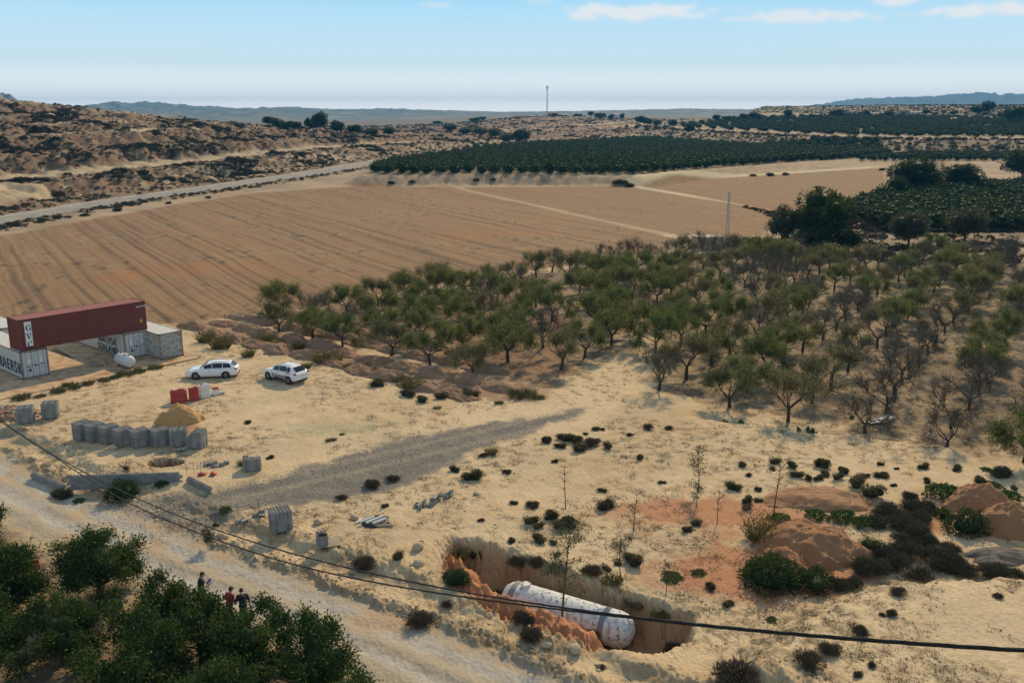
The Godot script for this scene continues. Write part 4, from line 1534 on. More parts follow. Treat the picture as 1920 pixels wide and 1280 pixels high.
# pose: joints in metres, facing -z
func person(label: String, at: Vector3, turn: float, j: Dictionary, shirt: Color, trousers: Color, hair_c: Color, bare_legs: bool) -> Node3D:
	var skin := Color(0.42, 0.24, 0.16)
	var o := thing("person", label, "person", at, turn, "people standing on the dirt road")
	o.scale = Vector3.ONE * 1.06
	var m := MB.new()
	var b := []
	var hip: Vector3 = j.hip
	var chest: Vector3 = j.chest
	var neck: Vector3 = j.neck
	var up := (chest - hip).normalized()
	var rt := Vector3.RIGHT
	b.append([hip - rt * 0.07, hip + rt * 0.07, 0.125, 0.125, trousers])
	b.append([hip + up * 0.08, chest, 0.15, 0.165, shirt])
	b.append([hip + up * 0.14 - rt * 0.05, chest - rt * 0.09, 0.105, 0.12, shirt])
	b.append([hip + up * 0.14 + rt * 0.05, chest + rt * 0.09, 0.105, 0.12, shirt])
	b.append([chest + up * 0.1 - rt * 0.15, chest + up * 0.1 + rt * 0.15, 0.085, 0.085, shirt])
	b.append([chest + up * 0.12, neck, 0.062, 0.055, skin])
	for s in 2:
		var sg := -1.0 if s == 0 else 1.0
		var sh: Vector3 = chest + up * 0.09 + rt * sg * 0.2
		var el: Vector3 = j.elbow[s]
		var wr: Vector3 = j.wrist[s]
		b.append([sh, sh.lerp(el, 0.6), 0.075, 0.066, shirt])
		b.append([sh.lerp(el, 0.6), el, 0.047, 0.042, skin])
		b.append([el, wr, 0.042, 0.028, skin])
		var hp := hip + rt * sg * 0.09
		var kn: Vector3 = j.knee[s]
		var an: Vector3 = j.ankle[s]
		b.append([hp, kn, 0.092, 0.066, trousers])
		b.append([kn, an, 0.06, 0.042, skin if bare_legs else trousers])
		b.append([an - Vector3(0, 0.05, -0.03), an + Vector3(0, -0.055, -0.17), 0.045, 0.038, Color(0.05, 0.05, 0.055)])
	nets(m, b, 0.018, 0.035)
	for s in 2:
		var hb := []
		var d: Vector3 = j.wrist[s] - j.elbow[s]
		hand(hb, j.wrist[s], d, j.palm[s], 0.6, skin)
		nets(m, hb, 0.0065, 0.006)
	var head: Vector3 = j.head
	var f: Vector3 = j.face.normalized()
	var u: Vector3 = (head - neck).normalized()
	u = (u - f * u.dot(f)).normalized()
	var sd := f.cross(u)
	var hd := [[head + u * 0.03 - f * 0.02, head + u * 0.03 + f * 0.02, 0.092, 0.086, skin], [head - u * 0.05 + f * 0.035, head - u * 0.075 + f * 0.05, 0.058, 0.045, skin], [neck, head - u * 0.04, 0.052, 0.052, skin]]
	hd.append([head + u * 0.01 + f * 0.1, head - u * 0.022 + f * 0.118, 0.009, 0.014, skin])
	hd.append([head - u * 0.058 + f * 0.088 - sd * 0.018, head - u * 0.058 + f * 0.088 + sd * 0.018, 0.008, 0.008, Color(0.36, 0.14, 0.11)])
	for s in [-1.0, 1.0]:
		hd.append([head + sd * s * 0.09 + u * 0.012, head + sd * s * 0.094 - u * 0.022, 0.015, 0.012, skin])
		hd.append([head + sd * s * 0.033 + f * 0.097 + u * 0.014, head + sd * s * 0.034 + f * 0.098 + u * 0.014, 0.010, 0.010, Color(0.05, 0.035, 0.03)])
	nets(m, hd, 0.0085, 0.016)
	put("body", m, M.cloth, o)
	var hm := MB.new()
	nets(hm, [[head + u * 0.05 - f * 0.035, head + u * 0.055 + f * 0.02, 0.094, 0.083, hair_c], [head - u * 0.03 - f * 0.055, head + u * 0.04 - f * 0.05, 0.062, 0.085, hair_c]], 0.0085, 0.02)
	put("hair", hm, M.cloth, o)
	return o

const BUSHES := {   # x, z, width in metres
	"d": [18.4, -61.2, 0.74, 19.4, -60.5, 0.88, 19.2, -58.7, 0.86, 19.8, -58.3, 0.64, 20.5, -58.2, 0.64, 21.5, -60.5, 1.29, 22.5, -59.5, 0.91, 21.8, -58.3, 0.78, 21.2, -59.0, 0.65, 25.6, -60.9, 0.44, 26.4, -60.0, 0.37, 28.3, -60.2, 0.81, 23.8, -58.7, 0.57, 24.7, -58.7, 0.86, 22.6, -57.1, 1.47, 25.0, -57.0, 0.42, 27.5, -57.7, 0.63, 23.0, -55.3, 1.53, 30.5, -59.9, 0.66, 32.9, -59.0, 1.44, 30.9, -57.8, 0.85, 32.6, -56.6, 0.48, 14.4, -56.6, 0.97, 15.9, -56.4, 0.48, 14.8, -54.4, 0.74, 14.5, -53.5, 0.66, 15.5, -54.7, 0.54, 15.9, -60.7, 0.59, 16.0, -58.9, 0.43, -1.9, -51.7, 0.45, 0.1, -54.3, 0.47, 1.2, -53.9, 0.93, 5.9, -53.6, 1.06, 1.2, -51.5, 0.89, 1.6, -50.9, 0.69, 2.4, -52.2, 0.97, 3.0, -50.9, 1.32, 0.0, -49.1, 0.55, 1.6, -49.1, 0.79, 2.3, -48.7, 0.54, 6.5, -46.2, 1.10, 5.7, -46.2, 0.40, 5.1, -45.6, 0.57, 10.2, -50.3, 0.62, 10.9, -51.1, 0.63, -2.6, -58.2, 1.14, -3.9, -59.8, 0.73, -0.4, -59.5, 0.65, -7.9, -53.8, 0.46, -5.1, -48.6, 0.36, -6.2, -46.5, 0.70, 2.6, -65.4, 0.87, 3.9, -65.9, 1.03, 4.7, -65.4, 1.11, 4.9, -63.5, 1.35, 3.5, -64.2, 0.78, 7.0, -64.0, 0.93, 9.0, -62.0, 0.60, 10.2, -43.5, 0.68, 10.7, -41.9, 0.53, -12.2, -80.2, 1.24, -8.9, -77.0, 1.38, -6.1, -76.2, 1.18, -7.7, -75.5, 1.26, -4.0, -77.0, 1.38, -3.4, -77.0, 1.19, -29.3, -56.7, 1.25, -17.1, -62.2, 0.53, -17.8, -51.9, 0.45, -2.0, -48.9, 0.76, 3.0, -61.2, 0.52, 17.9, -60.0, 0.44, 9.9, -57.6, 0.42, 6.8, -49.3, 0.31, 5.8, -56.1, 0.48],
	"b": [5.9, -64.6, 1.37, 6.4, -68.2, 0.66, 7.0, -68.0, 0.57, 5.6, -67.2, 0.41, 8.9, -66.7, 0.56, 10.5, -68.2, 0.90, 12.2, -68.2, 0.82, -9.2, -56.8, 1.56, -8.0, -58.1, 0.89, -8.0, -46.2, 1.44, -4.5, -41.1, 1.56, -3.3, -42.3, 0.67, 0.8, -39.1, 1.50, 4.0, -37.0, 0.43, 9.3, -33.9, 2.84, 12.3, -34.2, 1.10, 13.4, -35.4, 0.91, 14.9, -34.4, 0.49, 14.1, -33.6, 0.43, 18.4, -40.3, 0.86, 16.9, -38.4, 0.39, 17.4, -38.5, 0.61, 15.4, -36.8, 0.94, 23.1, -40.0, 0.50, -20.8, -70.0, 0.59, 2.5, -47.3, 0.47, -10.8, -55.0, 0.81, -2.1, -62.6, 0.61],
	"s": [22.7, -52.6, 1.46, 22.9, -51.6, 1.43, 23.1, -50.7, 1.57, 21.7, -51.1, 1.26, 24.6, -52.8, 1.30, 24.5, -51.6, 1.27, 23.1, -49.3, 1.53, 22.0, -48.6, 1.51, 20.3, -46.8, 1.31, 21.9, -47.0, 1.47, 18.7, -45.7, 1.43, 19.5, -45.1, 1.41, 20.6, -45.7, 1.43, 21.2, -44.3, 1.39, 23.1, -46.5, 1.60, 24.1, -47.3, 1.33, 23.1, -45.6, 1.43, 23.9, -45.8, 1.29, 24.2, -45.1, 1.27, 25.0, -44.8, 1.26, 25.8, -44.6, 1.26, 17.5, -43.8, 1.10, 16.9, -43.5, 1.09, 26.2, -44.4, 1.11, 23.6, -48.6, 1.21, 25.0, -55.0, 1.01, 25.4, -53.4, 1.31],
	"g": [16.1, -52.0, 1.35, 18.4, -52.3, 1.61, 19.9, -52.0, 1.76, 20.8, -51.1, 1.58, 27.5, -55.3, 2.54, 31.3, -57.0, 1.39, 31.6, -55.1, 1.35, 28.8, -53.6, 1.48, 8.4, -44.6, 1.01, 9.9, -45.1, 0.73, 12.5, -40.5, 0.51, -17.6, -53.3, 0.98, -27.9, -55.9, 0.75, -23.1, -57.4, 0.98, 32.5, -60.0, 0.73],
	"v": [13.4, -44.0, 2.90, 13.0, -45.1, 1.70, 15.6, -43.8, 2.20, 20.0, -47.6, 1.48, 15.7, -47.7, 1.25, 26.6, -50.4, 2.50, 26.1, -52.3, 1.16, -2.8, -43.9, 1.21, -25.3, -56.3, 2.07],
	"y": [14.3, -49.1, 2.29, -3.1, -48.9, 1.37, -7.6, -51.9, 0.32, -26.5, -90.6, 1.50, -26.4, -96.4, 1.70, -24.4, -94.3, 1.44, -30.3, -94.1, 2.22, -32.8, -96.9, 1.71, -18.7, -88.5, 2.09, -17.3, -88.1, 1.30, -13.1, -84.6, 1.00, -11.7, -83.5, 0.89, -13.9, -86.2, 0.82, -8.8, -79.4, 1.89, -18.7, -60.8, 0.74, -3.0, -76.5, 0.37, -1.5, -63.1, 0.96, -22.0, -93.4, 1.21, -15.8, -86.2, 1.02, -10.4, -81.6, 1.07, -20.5, -96.9, 1.25, -19.7, -86.2, 0.92],
	"w": [-41.9, -76.2, 1.37, -40.6, -76.8, 1.19, -39.7, -78.2, 1.40, -38.8, -79.4, 1.42, -38.2, -80.7, 1.44, -37.2, -81.8, 1.56, -36.6, -82.8, 1.28, -36.1, -83.9, 1.49, -35.2, -84.8, 1.31, -34.2, -86.2, 1.23, -39.7, -80.4, 1.24, 0.9, -76.8, 2.06, -1.1, -74.9, 0.90, 2.3, -76.2, 1.00, -13.5, -65.8, 0.72, -12.9, -67.1, 0.57, -6.2, -73.5, 0.97],
	"k": [22.9, -68.0, 1.23, 22.1, -68.1, 0.66, 27.7, -72.3, 0.52, 18.2, -70.3, 0.68, 17.0, -70.8, 0.77],
}

const MARKS := [["beside the tank pit", 2.5, -44.0], ["around the big red-brown mound", 16.8, -47.0], ["around the low red mound", 19.0, -55.5], ["along the grey gravel drive", -5.0, -61.0], ["near the low block wall", -24.0, -57.0], ["along the edge of the concrete slab", -38.5, -81.0], ["among the rows of dumped soil", -16.0, -88.0], ["on the pale platform at lower right", 19.0, -37.0], ["beside the tumbled blocks", -5.0, -52.5], ["near the mounds at the right edge", 29.5, -51.0], ["along the sandy edge of the almond orchard", 27.0, -65.0], ["by the end of the vehicle track", 4.0, -69.0], ["on the sand left of the low red mound", 5.5, -52.0]]
const BUSHN := {"d": ["shrub", "round grey-green shrub", "shrub"], "b": ["dry_shrub", "dry brown twiggy shrub", "shrub"], "s": ["scrub_bush", "dark olive scrub bush", "bush"], "v": ["green_bush", "dense dark green bush", "bush"], "g": ["leafy_plant", "low bright green leafy plant", "plant"], "y": ["broom_tuft", "yellowish upright broom tuft", "plant"], "w": ["weed_clump", "low green weed clump", "weeds"], "k": ["prickly_pear", "small green prickly pear", "cactus"]}

func plant_bushes() -> void:
	var groups := {}
	for kind in BUSHES:
		var t: Array = BUSHES[kind]
		for k in range(0, t.size(), 3):
			var best := 1e9
			var mark := ""
			for m in MARKS:
				var e := Vector2(t[k] - m[1], t[k + 1] - m[2]).length()
				if e < best:
					best = e
					mark = m[0]
			var key: String = kind + mark
			if not groups.has(key): groups[key] = [kind, mark, []]
			groups[key][2].append([t[k], t[k + 1], t[k + 2]])
	for key in groups:
		var g: Array = groups[key]
		var kind: String = g[0]
		var l: Array = g[2]
		l.sort_custom(func(a, b): return a[0] / -a[1] < b[0] / -b[1])
		for k in l.size():
			var q: Array = l[k]
			var n: Array = BUSHN[kind]
			var mesh_: ArrayMesh = M["bush_" + kind][(k * 5 + int(q[0] * 3.0)) % 3]
			var o := put(n[0], mesh_, M.leaf if kind in ["d", "g", "y", "w", "v"] else M.twig)
			o.position = Vector3(q[0], gy(q[0], q[1]) - 0.02, q[1])
			o.rotation.y = rr(0, TAU)
			var s: float = q[2] * (1.35 if kind == "s" else (rr(0.7, 1.3) if kind == "w" else (0.88 if kind == "v" else 1.12)))
			o.scale = Vector3(s * rr(0.8, 1.25), s * rr(0.7, 1.05), s * rr(0.8, 1.25))
			var lb: String = n[1] + " " + g[1]
			if l.size() > 1: lb += ", %s from the left" % ordw(k + 1)
			tag(o, lb, n[2], n[1] + "s on the plot")

func scatter(called: String, meshes: Array, m: Material, xf: Array, label: String, category: String) -> void:
	for q in meshes.size():
		var mine := []
		for k in xf.size():
			if k % meshes.size() == q: mine.append(xf[k])
		if mine.is_empty(): continue
		var mm := MultiMesh.new()
		mm.transform_format = MultiMesh.TRANSFORM_3D
		mm.mesh = meshes[q]
		mm.instance_count = mine.size()
		for k in mine.size(): mm.set_instance_transform(k, mine[k])
		var o := MultiMeshInstance3D.new()
		o.multimesh = mm
		o.material_override = m
		o.name = numbered(called)
		o.set_meta("kind", "stuff")
		add_child(o)
		tag(o, label, category)

func spot(x: float, z: float, s: float, sy := 1.0, sink := 0.05) -> Transform3D:
	return Transform3D(Basis(Vector3.UP, rr(0, TAU)).scaled(Vector3(s, s * sy, s)), Vector3(x, gy(x, z) - sink, z))

func materials() -> void:
	vmat("bark", 0.9)
	vmat("leaf", 0.55, 0.75)
	vmat("citrus_leaf", 0.6, 0.5)
	vmat("twig", 0.9, 0.15)
	for q in ["leaf", "citrus_leaf", "twig", "bark"]: M[q].metallic_specular = 0.22
	textured(vmat("earth", 0.95), tex(0.03, 0.8, 1.15, 512, 12, 5), 0.5, tex(0.05, 0, 1, 512, 13, 4, 5.0), 0.5)
	vmat("rock", 0.9)
	vmat("wood", 0.85)
	vmat("cloth", 0.8)
	for k in 3:
		var c: float = [0.26, 0.295, 0.235][k]
		textured(mat("concrete%d" % k, lin(c * 1.0, c * 1.0, c * 0.98), 0.9), tex(0.04, 0.75, 1.15, 256, 20 + k), 0.8)
	mat("black", lin(0.018, 0.018, 0.02), 0.6)
	mat("steel_dark", lin(0.06, 0.05, 0.045), 0.6, 0.3)
	mat("galv", lin(0.42, 0.43, 0.43), 0.45, 0.5)
	mat("paper", lin(0.72, 0.73, 0.72), 0.6)
	mat("navy", lin(0.02, 0.032, 0.065), 0.5)
	mat("carglass", lin(0.012, 0.016, 0.02), 0.06)
	mat("tyre", lin(0.02, 0.02, 0.021), 0.85)
	mat("rim", lin(0.20, 0.20, 0.21), 0.35, 0.7)
	mat("lamp", lin(0.55, 0.57, 0.6), 0.1)
	mat("tail", lin(0.42, 0.02, 0.025), 0.15)
	var cp := mat("carpaint", lin(0.80, 0.81, 0.82), 0.3)
	cp.clearcoat_enabled = true
	cp.clearcoat = 0.8
	cp.clearcoat_roughness = 0.08
	mat("plastic_red", lin(0.38, 0.042, 0.026), 0.5)
	mat("plastic_white", lin(0.72, 0.70, 0.64), 0.45)
	mat("cable", lin(0.012, 0.012, 0.013), 0.55)
	mat("folder_blue", lin(0.012, 0.05, 0.33), 0.4)
	mat("pipe_white", lin(0.68, 0.67, 0.64), 0.5)
	mat("band", lin(0.20, 0.20, 0.22), 0.7)
	mat("shed_wall", lin(0.40, 0.31, 0.23), 0.95)
	mat("shed_roof", lin(0.42, 0.37, 0.31), 0.9)
	mat("door_red", lin(0.27, 0.075, 0.03), 0.7)
	mat("house_white", lin(0.70, 0.67, 0.60), 0.9)
	mat("house_ochre", lin(0.52, 0.28, 0.11), 0.9)
	mat("house_roof", lin(0.30, 0.14, 0.08), 0.9)
	mat("pane", lin(0.03, 0.035, 0.04), 0.15)
	mat("crate_red", lin(0.42, 0.10, 0.06), 0.5)
	mat("mast", lin(0.62, 0.60, 0.60), 0.5)
	# weathered paint: rust and grime in an irregular noise
	for p in [["paint_white", Color(0.56, 0.58, 0.57), 0.10], ["paint_old", Color(0.40, 0.43, 0.41), 0.30], ["paint_red", Color(0.155, 0.032, 0.026), 0.13], ["paint_roof", Color(0.60, 0.61, 0.58), 0.16], ["paint_roof_red", Color(0.30, 0.085, 0.06), 0.16], ["tank_white", Color(0.62, 0.64, 0.66), 0.05], ["trim_rust", Color(0.30, 0.25, 0.21), 0.42]]:
		var t := tex(0.018, 0, 1, 512, 40 + names.size(), 5)
		names[p[0]] = 1
		var g := Gradient.new()
		var c: Color = p[1]
		var rust := Color(0.16, 0.055, 0.024) if p[0] != "paint_red" else Color(0.07, 0.022, 0.018)
		g.offsets = PackedFloat32Array([0.0, p[2], p[2] + 0.08, 0.55, 1.0])
		g.colors = PackedColorArray([rust.linear_to_srgb(), rust.lerp(c, 0.35).linear_to_srgb(), (c * 0.86).linear_to_srgb(), c.linear_to_srgb(), (c * 1.1).linear_to_srgb()])
		t.color_ramp = g
		textured(mat(p[0], Color.WHITE, 0.6), t, 0.33)
	# lichen-stained concrete of the big tank
	var st := tex(0.022, 0, 1, 512, 77, 6)
	var sg := Gradient.new()
	sg.offsets = PackedFloat32Array([0.0, 0.26, 0.31, 0.45, 1.0])
	sg.colors = PackedColorArray([lin(0.07, 0.07, 0.065), lin(0.16, 0.16, 0.15), lin(0.50, 0.51, 0.50), lin(0.64, 0.65, 0.64), lin(0.72, 0.72, 0.71)])
	st.color_ramp = sg
	textured(mat("tank_stained", Color.WHITE, 0.85), st, 0.26)
	var sl := tex(0.012, 0, 1, 1024, 78, 5)
	var lg := Gradient.new()
	lg.offsets = PackedFloat32Array([0.0, 0.3, 0.45, 1.0])
	lg.colors = PackedColorArray([lin(0.22, 0.125, 0.062), lin(0.36, 0.225, 0.12), lin(0.47, 0.32, 0.19), lin(0.53, 0.39, 0.25)])
	sl.color_ramp = lg
	textured(mat("slab", Color.WHITE, 0.9), sl, 0.055)
	M.block_two = block_mesh(0.396, false)
	M.block_slot = block_mesh(0.396, true)
	M.block_short = block_mesh(0.196, false)
	for kind in BUSHES:
		M["bush_" + kind] = [bush(kind, 101), bush(kind, 202), bush(kind, 303)]
	M.stones = [stone(1), stone(2), stone(3)]

func yard() -> void:
	rng.seed = 99
	var slab := MB.new()
	slab.box(Vector3(-20, -0.12, -11), Vector3(40, 0.24, 22))
	structure(put("concrete_slab", slab, M["slab"], null, Vector3(SUNKEN.x, 0.0, SUNKEN.y), TURN))
	var u := Vector3(cos(TURN), 0, -sin(TURN))
	var b := Vector3(-sin(TURN), 0, -cos(TURN))
	var g := "white containers on the slab"
	var p1 := Vector3(-44.73, 0.004, -82.05)
	var c1 := container("white container at the left edge, under the red container's near end", g, p1, TURN, 2.59, M.paint_white, M.trim_rust, M.paint_roof, true)
	text("MAERSK", 1.05, c1, Vector3(-0.008, 0.98, -5.75), -PI / 2, M.navy, "Droid Sans")
	container("white container half hidden behind the left one, only its roof showing", g, p1 + u * 2.75 + b * 11.6, TURN, 2.59, M.paint_white, M.trim_rust, M.paint_roof, true)
	var c2 := container("white container carrying the red container's far end, doors beside the small tank", g, Vector3(-38.22, 0.004, -89.27), TURN, 2.59, M.paint_white, M.trim_rust, M.paint_roof, true)
	text("MAERSK", 0.72, c2, Vector3(-0.008, 1.45, -5.6), -PI / 2, M.navy, "Droid Sans")
	text("SEALAND", 0.72, c2, Vector3(-0.008, 0.55, -5.9), -PI / 2, M.navy, "Droid Sans")
	container("rust-streaked white container standing alone at the right end of the slab", g, Vector3(-34.7, 0.004, -89.15), TURN, 2.59, M.paint_old, M.trim_rust, M.paint_roof, false)
	var red := container("dark red container bridging across the tops of two white ones", "red container", Vector3(-44.775, 2.6, -82.41) + b * 2.44, TURN - PI / 2, 2.9, M.paint_red, M.paint_red, M.paint_roof_red, false)
	var pl := MB.new()
	pl.box(Vector3(2.446, 1.5, -0.83), Vector3(0.012, 2.3, 0.62))
	put("name_panel", pl, M.paper, red)
	for k in 3:
		text("GVC"[k], 0.52, red, Vector3(2.456, [2.05, 1.27, 0.5][k], -0.58), PI / 2, M.navy, "Droid Serif", 700, 0.006)
	text("GVCU 403", 0.16, red, Vector3(2.448, 2.4, -11.2), PI / 2, M.paper, "Droid Sans", 700, 0.006)
	var yl := MB.new()
	yl.box(Vector3(2.447, 0.95, -11.6), Vector3(0.008, 0.35, 0.3))
	put("warning_label", yl, mat("label_orange", lin(0.5, 0.22, 0.05), 0.6), red)
	# small tank
	var t := thing("gas_tank", "small white cylindrical tank lying on the slab by the container doors", "tank", Vector3(-37.25, 0.0, -86.7), atan2(-1.7, 1.9))
	var m := MB.new()
	m.lathe([Vector2(0, -1.3), Vector2(0.22, -1.28), Vector2(0.42, -1.19), Vector2(0.54, -1.05), Vector2(0.58, -0.88), Vector2(0.58, 0.88), Vector2(0.54, 1.05), Vector2(0.42, 1.19), Vector2(0.22, 1.28), Vector2(0, 1.3)], 28, Vector3(0, 0.66, 0), Vector3.RIGHT)
	put("shell", m, M.tank_white, t)
	for x in [-0.7, 0.7]:
		m = MB.new()
		m.box(Vector3(x, 0.08, 0), Vector3(0.14, 0.16, 0.7))
		put("foot", m, M.steel_dark, t)
	for x in [-0.62, 0.0, 0.25, 0.85]:
		m = MB.new()
		m.tube(Vector3(x, 1.2, 0), Vector3(x, 1.3, 0), 0.07, 0.07, 10, true)
		put("valve", m, M.steel_dark, t)
	m = MB.new()
	m.box(Vector3(0.3, 1.3, 0), Vector3(0.5, 0.1, 0.3))
	put("valve_cover", m, M.tank_white, t)
	# rods and mesh lying on the slab
	for k in 4:
		var rod := MB.new()
		rod.tube(Vector3(0, 0.03, 0), Vector3(5.2 - 0.5 * k, 0.03, 0.2 * k - 0.3), 0.025, 0.025, 5, true)
		var o := put("steel_rod", rod, M.steel_dark, null, Vector3(-47.6, 0.004, -93.0) + u * 0.25 * k, atan2(-3.4, 3.7))
		tag(o, "rusty steel rod lying on the slab behind the left container, %s of four" % ordw(k + 1), "rod", "steel rods on the slab")
	for k in 3:
		var rod := MB.new()
		rod.tube(Vector3(0, 0.05, 0), Vector3(1.6 - 0.3 * k, 0.18 + 0.1 * k, 0.1), 0.03, 0.03, 5, true)
		var o := put("steel_scrap", rod, M.steel_dark, null, Vector3(-39.2 - 0.25 * k, 0.0, -87.3 + 0.3 * k), 2.2 + 0.5 * k)
		tag(o, "bent dark steel scrap behind the small white tank, %s of three" % ordw(k + 1), "scrap", "scrap by the small tank")

func vehicles() -> void:
	var wins := [[-0.78, 0.08, 0.05, 0.84], [0.14, 1.02, 0.84, 0.84], [1.08, 1.78, 0.84, 0.3]]
	var wagon := [[-2.33, 0.34, 0.56, 0.58, wins], [-2.24, 0.22, 0.68, 0.76], [-1.9, 0.19, 0.82, 0.86], [-1.0, 0.19, 0.96, 0.9], [0.0, 0.19, 0.97, 0.9], [1.2, 0.19, 0.99, 0.9], [1.9, 0.22, 1.02, 0.87], [2.2, 0.28, 1.0, 0.8], [2.34, 0.36, 0.88, 0.68]]
	var wh := [[-1.1, 0.93, 0.935, 0.76, 0.72, -0.4], [-0.4, 0.94, 1.36, 0.84, 0.64, 0], [0.2, 0.95, 1.49, 0.86, 0.63, 0], [1.0, 0.96, 1.49, 0.86, 0.61, 0], [1.72, 0.97, 1.4, 0.83, 0.58, 0], [2.2, 0.98, 1.02, 0.74, 0.62, 1.78]]
	var at := Vector2(-27.75, -83.35)
	car("estate_car", "white estate car parked broadside between the container slab and the other car", Vector3(at.x, gy(at.x, at.y) + 0.02, at.y), atan2(0.993, -0.119), wagon, wh, [-1.38, 1.3], 0.325)
	var wins2 := [[-0.72, 0.1, 0.05, 0.84], [0.16, 1.05, 0.84, 0.7], [1.1, 1.5, 0.7, 0.2]]
	var suv := [[-2.22, 0.42, 0.66, 0.6, wins2], [-2.12, 0.28, 0.82, 0.8], [-1.8, 0.24, 0.96, 0.89], [-1.0, 0.24, 1.06, 0.92], [0.0, 0.24, 1.08, 0.92], [1.1, 0.24, 1.1, 0.92], [1.75, 0.28, 1.13, 0.9], [2.05, 0.34, 1.1, 0.84], [2.2, 0.42, 0.96, 0.74]]
	var sh := [[-1.05, 1.03, 1.035, 0.78, 0.74, -0.4], [-0.4, 1.04, 1.47, 0.86, 0.67, 0], [0.15, 1.05, 1.62, 0.88, 0.66, 0], [0.9, 1.06, 1.63, 0.88, 0.64, 0], [1.55, 1.08, 1.52, 0.84, 0.6, 0], [2.08, 1.09, 1.12, 0.76, 0.64, 1.6]]
	at = Vector2(-20.7, -82.1)
	var s := car("liveried_car", "white crossover car with blue and red stripes and dark lettering on its side", Vector3(at.x, gy(at.x, at.y) + 0.02, at.y), atan2(0.826, 0.563), suv, sh, [-1.34, 1.3], 0.36)
	for side in [-1.0, 1.0]:
		var q := func(called: String, pts: Array, m: Material):
			var mb := MB.new()
			var c := Vector3.ZERO
			var ring := []
			for p in pts:
				ring.append(Vector3(side * (spline(suv, p[0], 3) + 0.014 - maxf(0.0, p[1] - 0.95) * 0.45), p[1], p[0]))
				c += ring[-1] / pts.size()
			for k in ring.size(): mb.tri(c, ring[k], ring[(k + 1) % ring.size()])
			put(called, mb, m, s)
		q.call("sill_graphic", [[-0.92, 0.3], [0.88, 0.3], [0.78, 0.42], [0.2, 0.5], [-0.5, 0.46]], mat("graphic_blue", lin(0.018, 0.022, 0.085), 0.4))
		q.call("blue_stripe", [[0.72, 0.62], [0.92, 0.62], [1.34, 1.06], [1.1, 1.06]], mat("graphic_blue", Color.BLACK))
		q.call("red_stripe", [[0.95, 0.62], [1.16, 0.68], [1.52, 1.06], [1.36, 1.06]], mat("graphic_red", lin(0.5, 0.03, 0.06), 0.4))
		q.call("pink_stripe", [[1.18, 0.7], [1.26, 0.72], [1.6, 1.06], [1.54, 1.06]], mat("graphic_pink", lin(0.62, 0.25, 0.27), 0.4))
	text("Vinreers", 0.34, s, Vector3(-0.937, 0.62, -0.82), -PI / 2, M.navy, "Droid Sans", 600, 0.006)

